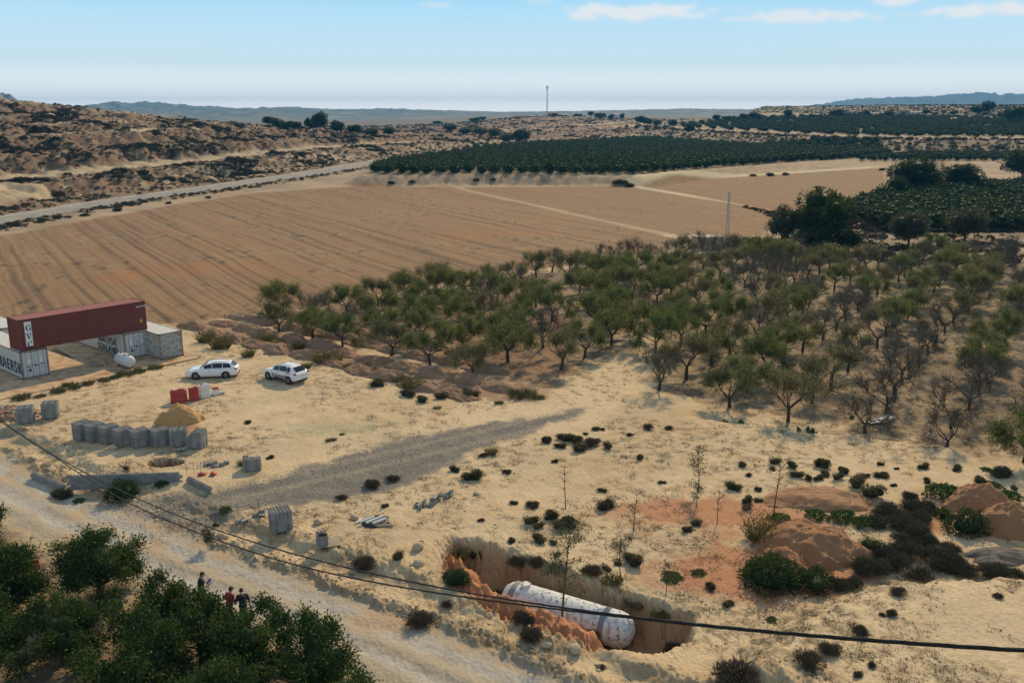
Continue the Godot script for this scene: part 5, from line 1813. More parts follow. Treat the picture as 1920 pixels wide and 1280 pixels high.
func building_bits() -> void:
	rng.seed = 41
	var rowp := [[-32.15, -66.3, 0.95, "leftmost pallet stack of the curved row of eight", true], [-31.1, -65.9, 0.92, "second pallet stack from the left in the curved row of eight", false], [-29.9, -65.5, 0.9, "third pallet stack from the left in the curved row of eight", false], [-28.6, -64.95, 0.85, "fourth pallet stack from the left in the curved row of eight", false], [-27.25, -64.65, 0.8, "fifth pallet stack from the left in the curved row of eight", false], [-25.85, -64.8, 0.7, "sixth pallet stack from the left in the curved row of eight", false], [-24.45, -64.85, 0.18, "seventh pallet stack from the left in the curved row, with slotted top", true], [-23.0, -64.4, -0.1, "rightmost pallet stack of the curved row, lower and set apart", true]]
	for k in rowp.size():
		var r: Array = rowp[k]
		block_stack("grey block stack, " + r[3], Vector2(r[0], r[1]), r[2], 3, 5, 3, r[4], [] if k < 7 else [[0, 0, 2], [0, 1, 2], [0, 2, 2], [0, 3, 2], [0, 4, 2]])
	block_stack("grey block stack partly in front of the rubble heap at the left edge", Vector2(-38.3, -69.9), 0.35, 3, 5, 3, true)
	block_stack("grey block stack right of the rubble heap at the left edge", Vector2(-36.9, -71.1), 0.3, 3, 5, 3, true)
	block_stack("low half-used block stack left of the gravel drive's lower end", Vector2(-17.8, -60.0), 0.25, 3, 5, 2, false, [[1, 0, 1], [2, 0, 1], [2, 1, 1], [1, 1, 1]])
	block_stack("large solitary block stack on the sand above the dirt road", Vector2(-13.6, -50.7), 0.45, 3, 5, 3)
	# part-used pallet
	var at := Vector2(-10.35, -48.35)
	var t := thing("wooden_pallet", "pale wooden slatted pallet with a few blocks left on one end", "pallet", Vector3(at.x, gy(at.x, at.y), at.y), 0.32)
	for k in 7:
		var m := MB.new()
		m.col = tone(Color(0.42, 0.36, 0.27), 0.1)
		m.box(Vector3(0, 0.14, (k - 3) * 0.155), Vector3(1.3, 0.024, 0.1))
		put("slat", m, M.wood, t)
	for k in 3:
		var m := MB.new()
		m.col = Color(0.3, 0.24, 0.16)
		m.box(Vector3((k - 1) * 0.58, 0.063, 0), Vector3(0.1, 0.126, 1.05))
		put("bearer", m, M.wood, t)
	for k in 18:
		var o := put("concrete_block", M.block_short, M["concrete%d" % (k % 3)])
		o.transform = t.transform * Transform3D(Basis(Vector3.UP, PI / 2), Vector3(-0.55 + 0.2 * (k % 3), 0.154 + 0.2 * (k / 6), 0.2 if k % 6 < 3 else -0.2))
		tag(o, "block on the slatted pallet, %s from left in the %s row of the %s layer" % [ordw(k % 3 + 1), "near" if k % 6 < 3 else "far", ["bottom", "middle", "top"][k / 6]], "concrete block", "blocks on the slatted pallet")
	var bag := MB.new()
	bag.ell(Vector3(0, 0.05, 0), Vector3(0.26, 0.11, 0.17), 6, 10)
	var bo := put("plastic_bag", bag, M.black)
	bo.transform = t.transform * Transform3D(Basis(), Vector3(-0.3, 0.78, 0.25))
	tag(bo, "black crumpled bag lying on the pallet's blocks", "bag")
	# low wall
	block_wall("left slanting end of the low hollow-block wall by the road", Vector2(-33.0, -60.0), Vector2(-29.6, -57.6), 4)
	block_wall("long straight middle stretch of the low hollow-block wall", Vector2(-29.2, -57.3), Vector2(-21.8, -57.9), 5)
	block_wall("right slanting end of the low hollow-block wall by the drive", Vector2(-21.5, -57.8), Vector2(-19.2, -55.7), 4)
	loose_blocks("beside the low half-used stack", Vector2(-20.4, -60.6), 7, Vector2(0.9, 0.35), 0.2)
	loose_blocks("tumbled in a line on the sand", Vector2(-4.9, -54.4), 16, Vector2(1.5, 0.4), 0.85)
	loose_blocks("left of the large solitary stack", Vector2(-15.7, -51.9), 5, Vector2(0.7, 0.3), 0.3)
	loose_blocks("at the foot of the curved row's right end", Vector2(-23.7, -63.6), 3, Vector2(0.35, 0.15), 0.2)
	# plastic road barriers
	var pr := [Vector2(-0.3, 0), Vector2(0.3, 0), Vector2(0.3, 0.22), Vector2(0.24, 0.36), Vector2(0.22, 0.74), Vector2(0.14, 0.84), Vector2(-0.14, 0.84), Vector2(-0.22, 0.74), Vector2(-0.24, 0.36), Vector2(-0.3, 0.22)]
	var bars := [[-28.15, -75.4, 0.12, "plastic_red", 1.25, "larger red plastic road barrier behind the sand heap"], [-27.1, -76.05, 0.3, "plastic_red", 0.8, "smaller red plastic road barrier touching the larger one"], [-26.5, -76.95, 0.7, "plastic_white", 0.85, "white plastic road barrier just behind the red ones"]]
	for q in bars:
		t = thing("road_barrier", q[5], "barrier", Vector3(q[0], gy(q[0], q[1]), q[1]), q[2], "plastic road barriers")
		t.scale = Vector3(1.0, 1.3, 1.1)
		var L: float = q[4]
		var m := MB.new()
		extr(m, pr, Vector3(-L / 2, 0, 0), Vector3(0, 0, 1), Vector3.UP, Vector3(L, 0, 0))
		put("shell", m, M[q[3]], t)
		for s in [-0.25, 0.25]:
			m = MB.new()
			m.box(Vector3(s * L, 0.56, 0.245), Vector3(L * 0.32, 0.26, 0.03))
			m.box(Vector3(s * L, 0.56, -0.245), Vector3(L * 0.32, 0.26, 0.03))
			put("side_rib", m, M[q[3]], t)
		m = MB.new()
		m.box(Vector3(L * 0.18, 0.87, 0), Vector3(L * 0.4, 0.08, 0.2))
		put("top_lug", m, M[q[3]], t)
		m = MB.new()
		m.tube(Vector3(-L * 0.28, 0.83, 0), Vector3(-L * 0.28, 0.88, 0), 0.08, 0.08, 10, true)
		put("filler_cap", m, M.plastic_white if q[3] == "plastic_red" else M.plastic_red, t)
	t = thing("road_barrier", "short barrier of red and white plastic pieces at the right of the white one", "barrier", Vector3(-25.75, gy(-25.75, -77.6), -77.6), 0.7, "plastic road barriers")
	var mm := MB.new()
	extr(mm, pr, Vector3(-0.3, 0, 0), Vector3(0, 0, 0.8), Vector3(0, 0.6, 0), Vector3(0.55, 0, 0))
	put("shell", mm, M.plastic_white, t)
	mm = MB.new()
	mm.box(Vector3(0, 0.55, 0), Vector3(0.5, 0.14, 0.34))
	put("top_lug", mm, M.plastic_red, t)
	mm = MB.new()
	mm.tube(Vector3(0.35, 0.12, 0.1), Vector3(0.75, 0.12, 0.1), 0.14, 0.14, 12, true)
	put("foot_weight", mm, M.plastic_white, t)
	for k in 2:
		mm = MB.new()
		mm.ell(Vector3(0, 0.1, 0), Vector3(0.3, 0.12, 0.22), 6, 12)
		mm.tube(Vector3(0.26, 0.1, 0), Vector3(0.36, 0.12, 0), 0.06, 0.02, 8, true)
		var o := put("sack", mm, M.plastic_red, null, Vector3(-20.9 + 0.75 * k, gy(-20.5, -58.9), -58.9 - 0.1 * k), 0.5 + k)
		tag(o, "%s of two small red sacks behind the block wall's corner" % ["left", "right"][k], "sack", "red sacks by the wall")
	# iron starter bars at the wall corner
	for k in 3:
		mm = MB.new()
		mm.tube(Vector3.ZERO, Vector3(0.03 * k, 1.1, 0.02), 0.012, 0.012, 5, true)
		var o := put("iron_bar", mm, M.steel_dark, null, Vector3(-21.6 + 0.4 * k, gy(-21.6, -57.9) + 0.1, -58.1 - 0.15 * k))
		tag(o, "thin upright iron bar at the block wall corner, %s from the left" % ordw(k + 1), "iron bar", "starter bars")
	mm = MB.new()
	mm.tube(Vector3.ZERO, Vector3(0.05, 1.7, 0), 0.012, 0.012, 5, true)
	tag(put("iron_bar", mm, M.steel_dark, null, Vector3(-15.0, gy(-15.0, -51.2), -51.2)), "thin tall iron bar standing left of the large solitary block stack", "iron bar")
	# covered well with pipes
	at = Vector2(-8.15, -51.4)
	t = thing("well_cover", "round black sheet over a hole in the sand", "well", Vector3(at.x, gy(at.x, at.y), at.y))
	mm = MB.new()
	mm.lathe([Vector2(0.0, 0.1), Vector2(0.55, 0.1), Vector2(0.68, 0.16), Vector2(0.78, 0.1), Vector2(0.82, -0.05)], 22, Vector3.ZERO, Vector3.UP)
	put("sheet", mm, M.black, t)
	for q in [[-0.45, 0.2, 0.7, 1.0, "long white pipe on the left of the black sheet"], [0.0, 0.2, 0.75, 1.2, "long white pipe across the middle of the black sheet"], [0.3, 0.42, 0.7, 0.9, "short white pipe on the right of the black sheet"], [-0.95, 0.1, 1.0, 0.6, "white pipe leaning off the left rim of the black sheet"], [0.6, 0.75, 0.05, 1.1, "brown wooden post lying in front of the black sheet"]]:
		mm = MB.new()
		var L: float = q[3]
		mm.tube(Vector3(-L / 2, 0, 0), Vector3(L / 2, 0.05, 0), 0.075, 0.075, 12, true)
		var o := put("pipe", mm, M.pipe_white if q[0] < 0.5 else M.shed_wall, null, Vector3(at.x + q[0], gy(at.x, at.y) + (0.22 if absf(q[0]) < 0.5 else 0.07), at.y + q[1] - 0.1), q[2])
		tag(o, q[4], "pipe", "pipes at the covered well")
	# pit tank
	t = thing("storage_tank", "big stained white cylindrical tank lying in the excavated pit", "tank", Vector3(2.8, -2.3, -43.4), atan2(-3.2, 5.4))
	mm = MB.new()
	mm.lathe([Vector2(0, -3.75), Vector2(0.35, -3.7), Vector2(0.66, -3.55), Vector2(0.86, -3.28), Vector2(0.93, -2.95), Vector2(0.93, 2.95), Vector2(0.86, 3.28), Vector2(0.66, 3.55), Vector2(0.35, 3.7), Vector2(0, 3.75)], 36, Vector3(0, 0.93, 0), Vector3.RIGHT)
	put("shell", mm, M.tank_stained, t)
	for x in [-2.95, 2.3]:
		mm = MB.new()
		mm.lathe([Vector2(0.9, x - 0.16), Vector2(0.942, x - 0.15), Vector2(0.942, x + 0.15), Vector2(0.9, x + 0.16)], 36, Vector3(0, 0.93, 0), Vector3.RIGHT)
		put("band", mm, M.band, t)
	mm = MB.new()
	mm.tube(Vector3(-2.4, 1.75, 0), Vector3(-2.4, 2.0, 0), 0.26, 0.26, 16, true)
	put("manhole", mm, M.tank_stained, t)
	# heaps
	var clods := []
	var heaps := [[-26.4, -70.3, 3.9, 2.8, 1.35, Color(0.52, 0.32, 0.13), Color(0.46, 0.27, 0.11), 0.95, "sand_heap", "orange building-sand heap between the barriers and the block row", 0.2], [16.9, -48.0, 6.6, 4.6, 1.45, Color(0.34, 0.172, 0.08), Color(0.28, 0.14, 0.066), 0.8, "earth_mound", "largest smooth red-brown earth mound right of the pit", -0.1], [14.4, -45.4, 3.2, 3.0, 1.35, Color(0.40, 0.19, 0.085), Color(0.32, 0.15, 0.07), 1.0, "earth_mound", "pointed red earth mound with dark plants on its near side", 0.4], [19.4, -54.8, 7.4, 4.0, 0.6, Color(0.38, 0.205, 0.105), Color(0.32, 0.165, 0.085), 0.9, "earth_mound", "low broad reddish mound behind the largest one", 0.0], [29.0, -54.4, 4.6, 3.0, 1.25, Color(0.37, 0.185, 0.088), Color(0.30, 0.15, 0.072), 0.95, "earth_mound", "far red-brown mound at the right edge of the plot", 0.3], [29.4, -50.6, 4.8, 3.4, 1.5, Color(0.36, 0.18, 0.086), Color(0.29, 0.145, 0.07), 0.9, "earth_mound", "near red-brown mound at the right edge of the plot", -0.2]]
	for k in heaps.size():
		var q: Array = heaps[k]
		var o := put(q[8], heap(q[2], q[3], q[4], q[5], q[6], k + 1, q[7]), M.earth, null, Vector3(q[0], gy(q[0], q[1]) - 0.03, q[1]), q[10])
		tag(o, q[9], "mound", "heaps of earth")
		for c in 70:
			var ta := rr(0, TAU)
			var uu := sqrt(rr(0.05, 1.1))
			var lp := Vector3(cos(ta) * uu * q[2] * 0.5, 0, sin(ta) * uu * q[3] * 0.5).rotated(Vector3.UP, q[10])
			lp.y = pow(maxf(0.0, cos(minf(uu, 1.0) * PI * 0.5)), q[7]) * q[4] * 0.96
			clods.append(Transform3D(Basis.from_euler(Vector3(rr(0, 6), rr(0, 6), 0)).scaled(Vector3.ONE * rr(0.05, 0.18)), o.position + lp))
	var cm := []
	for k in 2:
		var cb := MB.new()
		cb.ell(Vector3.ZERO, Vector3(0.5, 0.36, 0.42), 5, 7)
		for v in cb.c.size(): cb.c[v] = [Color(0.33, 0.165, 0.085), Color(0.40, 0.27, 0.165)][k]
		cm.append(cb.mesh())
	scatter("soil_clods", cm, M.rock, clods, "loose clods and stones on the earth mounds", "clods")
	var piles := []
	for row in 4:
		var a := Vector2(-36.5, -103.5) + Vector2(2.2, -2.6) * row
		var n: int = [11, 11, 10, 8][row]
		for k in n:
			var p := a + Vector2(3.15, 2.62) * (k + 0.45 * (row % 2)) + Vector2(rr(-0.4, 0.4), rr(-0.4, 0.4)) + Vector2(0.55, -0.2) * row * k * 0.12
			piles.append([p, row, k])
	for q in piles:
		var p: Vector2 = q[0]
		var f := rr(0, 1)
		var c := Color(0.29, 0.16, 0.092).lerp(Color(0.34, 0.215, 0.135), f)
		var o := put("soil_pile", heap(rr(4.4, 5.6), rr(2.4, 3.1), rr(0.5, 0.85), c, c * 0.78, 20 + q[1] * 13 + q[2], 0.9), M.earth, null, Vector3(p.x, gy(p.x, p.y) - 0.05, p.y), -0.7 + rr(-0.3, 0.3))
		tag(o, "dumped brown soil pile, %s from left in row %s behind the cars" % [ordw(q[2] + 1), ordw(q[1] + 1)], "soil pile", "rows of dumped soil piles")
	# rubble heap
	var rub := put("rubble_heap", heap(5.2, 3.6, 0.8, Color(0.36, 0.25, 0.15), Color(0.28, 0.19, 0.12), 90, 0.9), M.earth, null, Vector3(-40.6, gy(-40.6, -71.6), -71.6))
	tag(rub, "heap of broken bricks and rubble at the left edge", "rubble")
	var xf := []
	for k in 420:
		var t2 := rr(0, TAU)
		var uu := sqrt(rr(0, 1))
		var p := Vector3(-40.6 + cos(t2) * uu * 2.6, 0, -71.6 + sin(t2) * uu * 1.8)
		p.y = gy(p.x, p.z) + 0.78 * cos(uu * PI / 2) + 0.02
		xf.append(Transform3D(Basis.from_euler(Vector3(rr(0, 6), rr(0, 6), rr(0, 6))).scaled(Vector3(rr(0.12, 0.3), rr(0.06, 0.16), rr(0.1, 0.2))), p))
	var shards := []
	for c in [Color(0.42, 0.20, 0.11), Color(0.50, 0.43, 0.34), Color(0.34, 0.24, 0.17), Color(0.48, 0.27, 0.16)]:
		mm = MB.new()
		mm.col = c
		mm.box(Vector3.ZERO, Vector3.ONE)
		shards.append(mm.mesh())
	scatter("broken_bricks", shards, M.rock, xf, "broken bricks and shards on the rubble heap", "rubble")
	# stones
	var st := [[-24.1, -60.55, 0.95, "pale boulder in front of the dark hole in the sand"], [-28.9, -64.0, 0.7, "grey boulder left of the block row's foot"], [-11.5, -51.3, 0.6, "upright pale rock right of the large block stack"], [-11.0, -49.6, 0.55, "low brown rock behind the slatted pallet"], [-9.5, -51.9, 0.55, "pale rock between the block stack and the covered well"], [-5.3, -47.9, 0.75, "round pinkish boulder left of the pit"], [-5.0, -46.0, 0.7, "broken brown boulder near the pit's left corner"], [1.6, -38.7, 0.55, "left of two pale stones on the red spoil bank"], [2.9, -38.2, 0.7, "right of two pale stones on the red spoil bank"], [-5.4, -45.9, 0.35, "small stone beside the broken boulder"], [-16.9, -50.2, 0.7, "flat pale stone at the corner of the road entrance"], [-2.3, -55.6, 0.4, "reddish stone at the end of the tumbled blocks"], [-31.5, -61.5, 0.5, "dusty stone on the bank left of the wall"]]
	for k in st.size():
		var q: Array = st[k]
		var o := put("boulder", M.stones[k % 3], M.rock, null, Vector3(q[0], gy(q[0], q[1]) + q[2] * 0.16, q[1]), k * 1.3)
		o.scale = Vector3.ONE * q[2]
		tag(o, q[3], "stone", "boulders on the plot")
	# boards under the almond tree
	for k in 3:
		mm = MB.new()
		mm.box(Vector3(0, 0.12 + 0.05 * k, 0), Vector3(1.7, 0.03, 0.75), Basis(Vector3.RIGHT, 0.12 * (k - 1)))
		var o := put("board", mm, M.paper, null, Vector3(29.2 + 0.55 * k, gy(29.6, -71.3), -71.1 - 0.35 * k), 0.2 + 0.25 * k)
		tag(o, "whitish board lying under the front almond trees, %s of three" % ordw(k + 1), "board", "boards under the almond trees")
	# red crate by the near citrus trees
	t = thing("crate", "red plastic crate on the ground between the near citrus trees", "crate", Vector3(-26.6, gy(-26.6, -47.4), -47.4), 0.5)
	for k in 4:
		mm = MB.new()
		var bb := Basis(Vector3.UP, PI / 2 * k)
		mm.box(bb * Vector3(0, 0.16, 0.3), Vector3(0.62, 0.3, 0.025), bb)
		put("side", mm, M.crate_red, t)
	mm = MB.new()
	mm.box(Vector3(0, 0.02, 0), Vector3(0.58, 0.02, 0.58))
	put("base", mm, M.crate_red, t)
	# charred heap of cuttings
	var ch := put("ash_heap", heap(3.6, 2.4, 0.35, Color(0.055, 0.05, 0.046), Color(0.16, 0.14, 0.12), 95, 0.8), M.earth, null, Vector3(26.8, gy(26.8, -47.0), -47.0))
	tag(ch, "grey-black burnt heap near the right edge", "ash heap")
	# dead agave-like stump near the wall
	mm = MB.new()
	mm.col = Color(0.10, 0.07, 0.05)
	for k in 22:
		var d := (Vector3(rr(-1, 1), rr(0.2, 1.2), rr(-1, 1))).normalized()
		mm.tube(Vector3.ZERO, d * rr(0.4, 1.0), 0.035, 0.006, 5)
	tag(put("dead_plant", mm, M.bark, null, Vector3(-26.5, gy(-26.5, -60.1), -60.1)), "dark dead spiky plant left of the hole in the sand", "plant")

func people() -> void:
	var p := Vector2(-15.75, -42.9)
	var a := {"hip": Vector3(0, 0.95, 0), "chest": Vector3(0, 1.27, -0.03), "neck": Vector3(0, 1.5, -0.05), "head": Vector3(0, 1.62, -0.11), "face": Vector3(0, -0.55, -1), "elbow": [Vector3(-0.28, 1.08, -0.05), Vector3(0.28, 1.08, -0.05)], "wrist": [Vector3(-0.16, 1.1, -0.3), Vector3(0.16, 1.08, -0.3)], "palm": [Vector3(1, 0.3, 0), Vector3(-1, 0.3, 0)], "knee": [Vector3(-0.1, 0.5, -0.03), Vector3(0.11, 0.5, 0.0)], "ankle": [Vector3(-0.11, 0.09, 0.02), Vector3(0.13, 0.09, 0.03)]}
	var turn := atan2(-0.9, 0.45)
	var o := person("person in a dark T-shirt standing and reading from a blue folder", Vector3(p.x, gy(p.x, p.y), p.y), turn, a, Color(0.012, 0.013, 0.022), Color(0.03, 0.04, 0.07), Color(0.07, 0.035, 0.018), false)
	var f := thing("folder", "open blue folder with white pages held by the standing reader", "folder", o.position, turn)
	var m := MB.new()
	m.box(Vector3(-0.13, 1.2, -0.42), Vector3(0.24, 0.012, 0.33), Basis(Vector3.RIGHT, 0.9).rotated(Vector3.BACK, -0.25))
	put("cover", m, M.folder_blue, f)
	m = MB.new()
	m.box(Vector3(0.12, 1.2, -0.42), Vector3(0.24, 0.012, 0.33), Basis(Vector3.RIGHT, 0.9).rotated(Vector3.BACK, 0.25))
	put("cover", m, M.folder_blue, f)
	m = MB.new()
	m.box(Vector3(0.1, 1.21, -0.39), Vector3(0.21, 0.006, 0.3), Basis(Vector3.RIGHT, 0.75).rotated(Vector3.BACK, 0.2))
	put("page", m, M.paper, f)
	p = Vector2(-13.85, -41.35)
	var b := {"hip": Vector3(0, 0.93, 0), "chest": Vector3(0, 1.24, -0.05), "neck": Vector3(0, 1.46, -0.09), "head": Vector3(0, 1.57, -0.15), "face": Vector3(0.1, -0.7, -1), "elbow": [Vector3(-0.3, 1.05, 0.0), Vector3(0.3, 1.05, 0.0)], "wrist": [Vector3(-0.17, 0.98, -0.24), Vector3(0.17, 0.98, -0.24)], "palm": [Vector3(0.6, 0.8, 0), Vector3(-0.6, 0.8, 0)], "knee": [Vector3(-0.1, 0.49, -0.03), Vector3(0.1, 0.49, 0.0)], "ankle": [Vector3(-0.11, 0.09, 0.02), Vector3(0.12, 0.09, 0.03)]}
	person("person in a red shirt half hidden by citrus leaves", Vector3(p.x, gy(p.x, p.y), p.y), atan2(-0.5, 0.8), b, Color(0.30, 0.03, 0.025), Color(0.06, 0.045, 0.04), Color(0.05, 0.03, 0.02), false)
	p = Vector2(-13.15, -41.2)
	var c := {"hip": Vector3(0, 0.95, 0.08), "chest": Vector3(0, 1.23, -0.12), "neck": Vector3(0, 1.38, -0.28), "head": Vector3(0, 1.43, -0.4), "face": Vector3(0, -0.9, -0.6), "elbow": [Vector3(-0.33, 1.02, -0.05), Vector3(0.33, 1.02, -0.05)], "wrist": [Vector3(-0.2, 0.92, -0.28), Vector3(0.2, 0.92, -0.28)], "palm": [Vector3(0.6, 0.8, 0), Vector3(-0.6, 0.8, 0)], "knee": [Vector3(-0.1, 0.5, 0.0), Vector3(0.11, 0.5, 0.03)], "ankle": [Vector3(-0.12, 0.09, 0.08), Vector3(0.13, 0.09, 0.1)]}
	person("person in black shirt and dark shorts stooping beside the red shirt", Vector3(p.x, gy(p.x, p.y), p.y), atan2(0.35, 0.9), c, Color(0.014, 0.013, 0.015), Color(0.016, 0.018, 0.03), Color(0.045, 0.02, 0.018), true)

func cables() -> void:
	var A := Vector3(-23.1, 10.3, -40.0)
	var B := Vector3(7.4, 16.2, -12.0)
	for w in 2:
		var t := thing("power_cable", ["upper twisted black power cable crossing the picture", "lower twisted black power cable crossing the picture"][w], "cable", Vector3.ZERO, 0.0, "overhead power cables")
		for strand in 3:
			var m := MB.new()
			var prev := Vector3.ZERO
			for k in 421:
				var s := -0.35 + 1.75 * k / 420.0
				var p := A.lerp(B, s)
				p.y -= 2.15 * 4.0 * s * (1.0 - s)
				if w == 1:
					p.y -= 0.32 * smoothstep(0.1, 0.32, s) * smoothstep(0.85, 0.5, s) + 0.03
				var ph := s * 150.0 + strand * TAU / 3.0
				p += (Vector3(0.55, 0, -0.6) * cos(ph) + Vector3.UP * sin(ph)) * 0.013
				if k > 0: m.tube(prev, p, 0.0115, 0.0115, 5)
				prev = p
			put("strand", m, M.cable, t)

func orchard_trees() -> void:
	var kinds := [[], [], []]
	for k in 4: kinds[0].append(almond(0, 500 + k))
	for k in 4: kinds[1].append(almond(1, 600 + k))
	for k in 5: kinds[2].append(almond(2, 700 + k))
	rng.seed = 5
	var O := Vector2(13.4, -78.7)
	var a := Vector2(4.58, 3.42)
	var b := Vector2(3.15, -4.85)
	var rows := {}
	for j in range(-2, 26):
		for i in range(-24, 26):
			var p := O + a * i + b * j
			if i >= 0 and j < 0 or i == -1 and j < 2 or i == -2 and j < 0 or i <= -3 and j < -1: continue
			if i <= -3 and j == -1 and i < -9: continue
			var back := -112.0
			if p.x > -30.0: back = lerpf(-111.0, -131.0, (p.x + 30.0) / 20.0)
			if p.x > -10.0: back = lerpf(-131.0, -163.0, (p.x + 10.0) / 37.0)
			if p.x > 27.0: back = lerpf(-163.0, -178.0, (p.x - 27.0) / 60.0)
			if p.y < back + 3.0 or p.x < -30.0 or p.x / -p.y > 0.63 or p.y > -58.0: continue
			if p.x > 44.0 and p.y < -150.0 and p.x < 64.0: continue
			if p.x > 66.0 and p.y < -158.0: continue
			if i >= 4 and (i - 4) % 3 == 2 and j > 2: continue
			if rng.randf() < 0.05: continue
			if not rows.has(j): rows[j] = []
			rows[j].append(p + Vector2(rr(-0.5, 0.5), rr(-0.5, 0.5)))
	var nrow := 0
	var words := ["bare grey-brown", "thinly leaved olive", "leafy green"]
	for j in rows:
		nrow += 1
		var l: Array = rows[j]
		l.sort_custom(func(p, q): return p.x / -p.y < q.x / -q.y)
		for k in l.size():
			var p: Vector2 = l[k]
			var leafy := nA.get_noise_2d(p.x * 1.2 + 300.0, p.y * 1.2) + rr(-0.28, 0.28)
			if p.x < 18.0 and p.y < -88.0: leafy += 0.16
			if p.x > 22.0: leafy -= 0.1
			var kind := 2 if leafy > 0.03 else (1 if leafy > -0.15 else 0)
			var s := rr(1.08, 1.42)
			var set_: Array = kinds[kind]
			tree("almond_tree", "%s almond tree, %s from the left in row %s of the almond orchard" % [words[kind], ordw(k + 1), ordw(nrow)], "tree", set_[rng.randi() % set_.size()], Vector3(p.x, gy(p.x, p.y), p.y), rr(0, TAU), Vector3(s, s * rr(0.92, 1.1), s), "almond trees of the orchard", M.leaf)

func near_trees() -> void:
	var c := [citrus(901, 15000, 1.0), citrus(902, 15000, 1.0), citrus(903, 13000, 1.0)]
	rng.seed = 12
	var at := [[-31.0, -49.4, 0.88, "at the left edge above the others"], [-21.4, -44.0, 0.98, "standing alone by the roadside"], [-16.9, -39.0, 0.92, "left of the standing reader's feet"], [-14.3, -38.2, 0.93, "directly in front of the three people"], [-11.5, -36.9, 0.9, "right of the three people"], [-8.4, -34.9, 0.98, "rightmost along the road"], [-25.6, -42.6, 0.98, "second row, at the left edge of the picture"], [-20.6, -38.0, 0.85, "second row, below the lone roadside tree"], [-15.8, -34.6, 1.05, "second row, bottom centre-left"], [-11.6, -32.4, 1.0, "second row, bottom edge towards the right"], [-33.0, -46.2, 1.1, "second row, far left behind the crate"], [-23.4, -36.4, 1.0, "in the lower left corner"], [-6.2, -31.4, 0.9, "at the bottom edge, last to the right"]]
	for k in at.size():
		var q: Array = at[k]
		tree("citrus_tree", "dark glossy near citrus tree " + q[3], "tree", c[k % 3], Vector3(q[0], gy(q[0], q[1]), q[1]), rr(0, TAU), Vector3(1.1, 1.12, 1.1) * q[2], "citrus trees below the road", M.citrus_leaf)
	var sp := [[2.45, -41.4, 4.9, 1.0, "slender open-crowned young tree rising in front of the pit tank"], [12.1, -56.3, 2.6, 0.9, "small leafy sapling left of the low red mound"], [16.0, -52.9, 3.4, 0.12, "tall bare sapling on the red soil"], [7.1, -50.2, 2.5, 0.1, "bare thin sapling on the sand above the pit"], [5.7, -44.6, 2.3, 0.5, "thin sapling on the far rim of the pit"], [3.3, -53.4, 2.7, 0.0, "leafless leaning sapling above the pit's left half"], [12.2, -51.3, 2.0, 0.1, "short bare sapling between the red patches"], [11.4, -53.6, 1.6, 0.4, "knee-high sapling beside the leafy one"], [-17.3, -49.2, 1.2, 0.9, "young green sapling at the road entrance corner"], [7.8, -42.8, 1.6, 0.5, "small sapling at the far right rim of the pit"]]
	for k in sp.size():
		var q: Array = sp[k]
		tree("sapling", q[4], "sapling", sapling(40 + k, q[2], q[3]), Vector3(q[0], gy(q[0], q[1]), q[1]), k * 1.0, Vector3.ONE, "saplings on the plot", M.leaf)
	var pitp := [["s", 7.4, -39.6, 1.8], ["s", 6.6, -38.9, 1.5], ["s", 8.0, -40.4, 1.4], ["w", 5.2, -44.2, 1.3], ["w", 2.6, -46.0, 1.4], ["s", 0.2, -47.2, 1.3], ["w", -0.8, -46.6, 1.2], ["b", 4.2, -45.0, 1.3], ["s", 1.4, -46.5, 1.2], ["d", -2.9, -44.6, 1.4], ["b", 0.6, -40.9, 1.3], ["s", 3.9, -40.2, 0.9], ["w", 6.2, -42.8, 1.2], ["b", 2.4, -44.9, 1.0], ["w", 7.3, -41.6, 1.1], ["s", 4.6, -39.2, 0.8]]
	for k in pitp.size():
		var q: Array = pitp[k]
		var n: Array = BUSHN[q[0]]
		var o := put(n[0], M["bush_" + q[0]][k % 3], M.leaf if q[0] in ["d", "w"] else M.twig, null, Vector3(q[1], gy(q[1], q[2]) - 0.03, q[2]), k * 0.9)
		o.scale = Vector3(q[3], q[3], q[3])
		tag(o, "%s growing inside the pit, %s plant counted from the left" % [n[1], ordw(1 + pitp.reduce(func(acc, e): return acc + (1 if e[1] / -e[2] < q[1] / -q[2] else 0), 0))], n[2], "plants inside the pit")

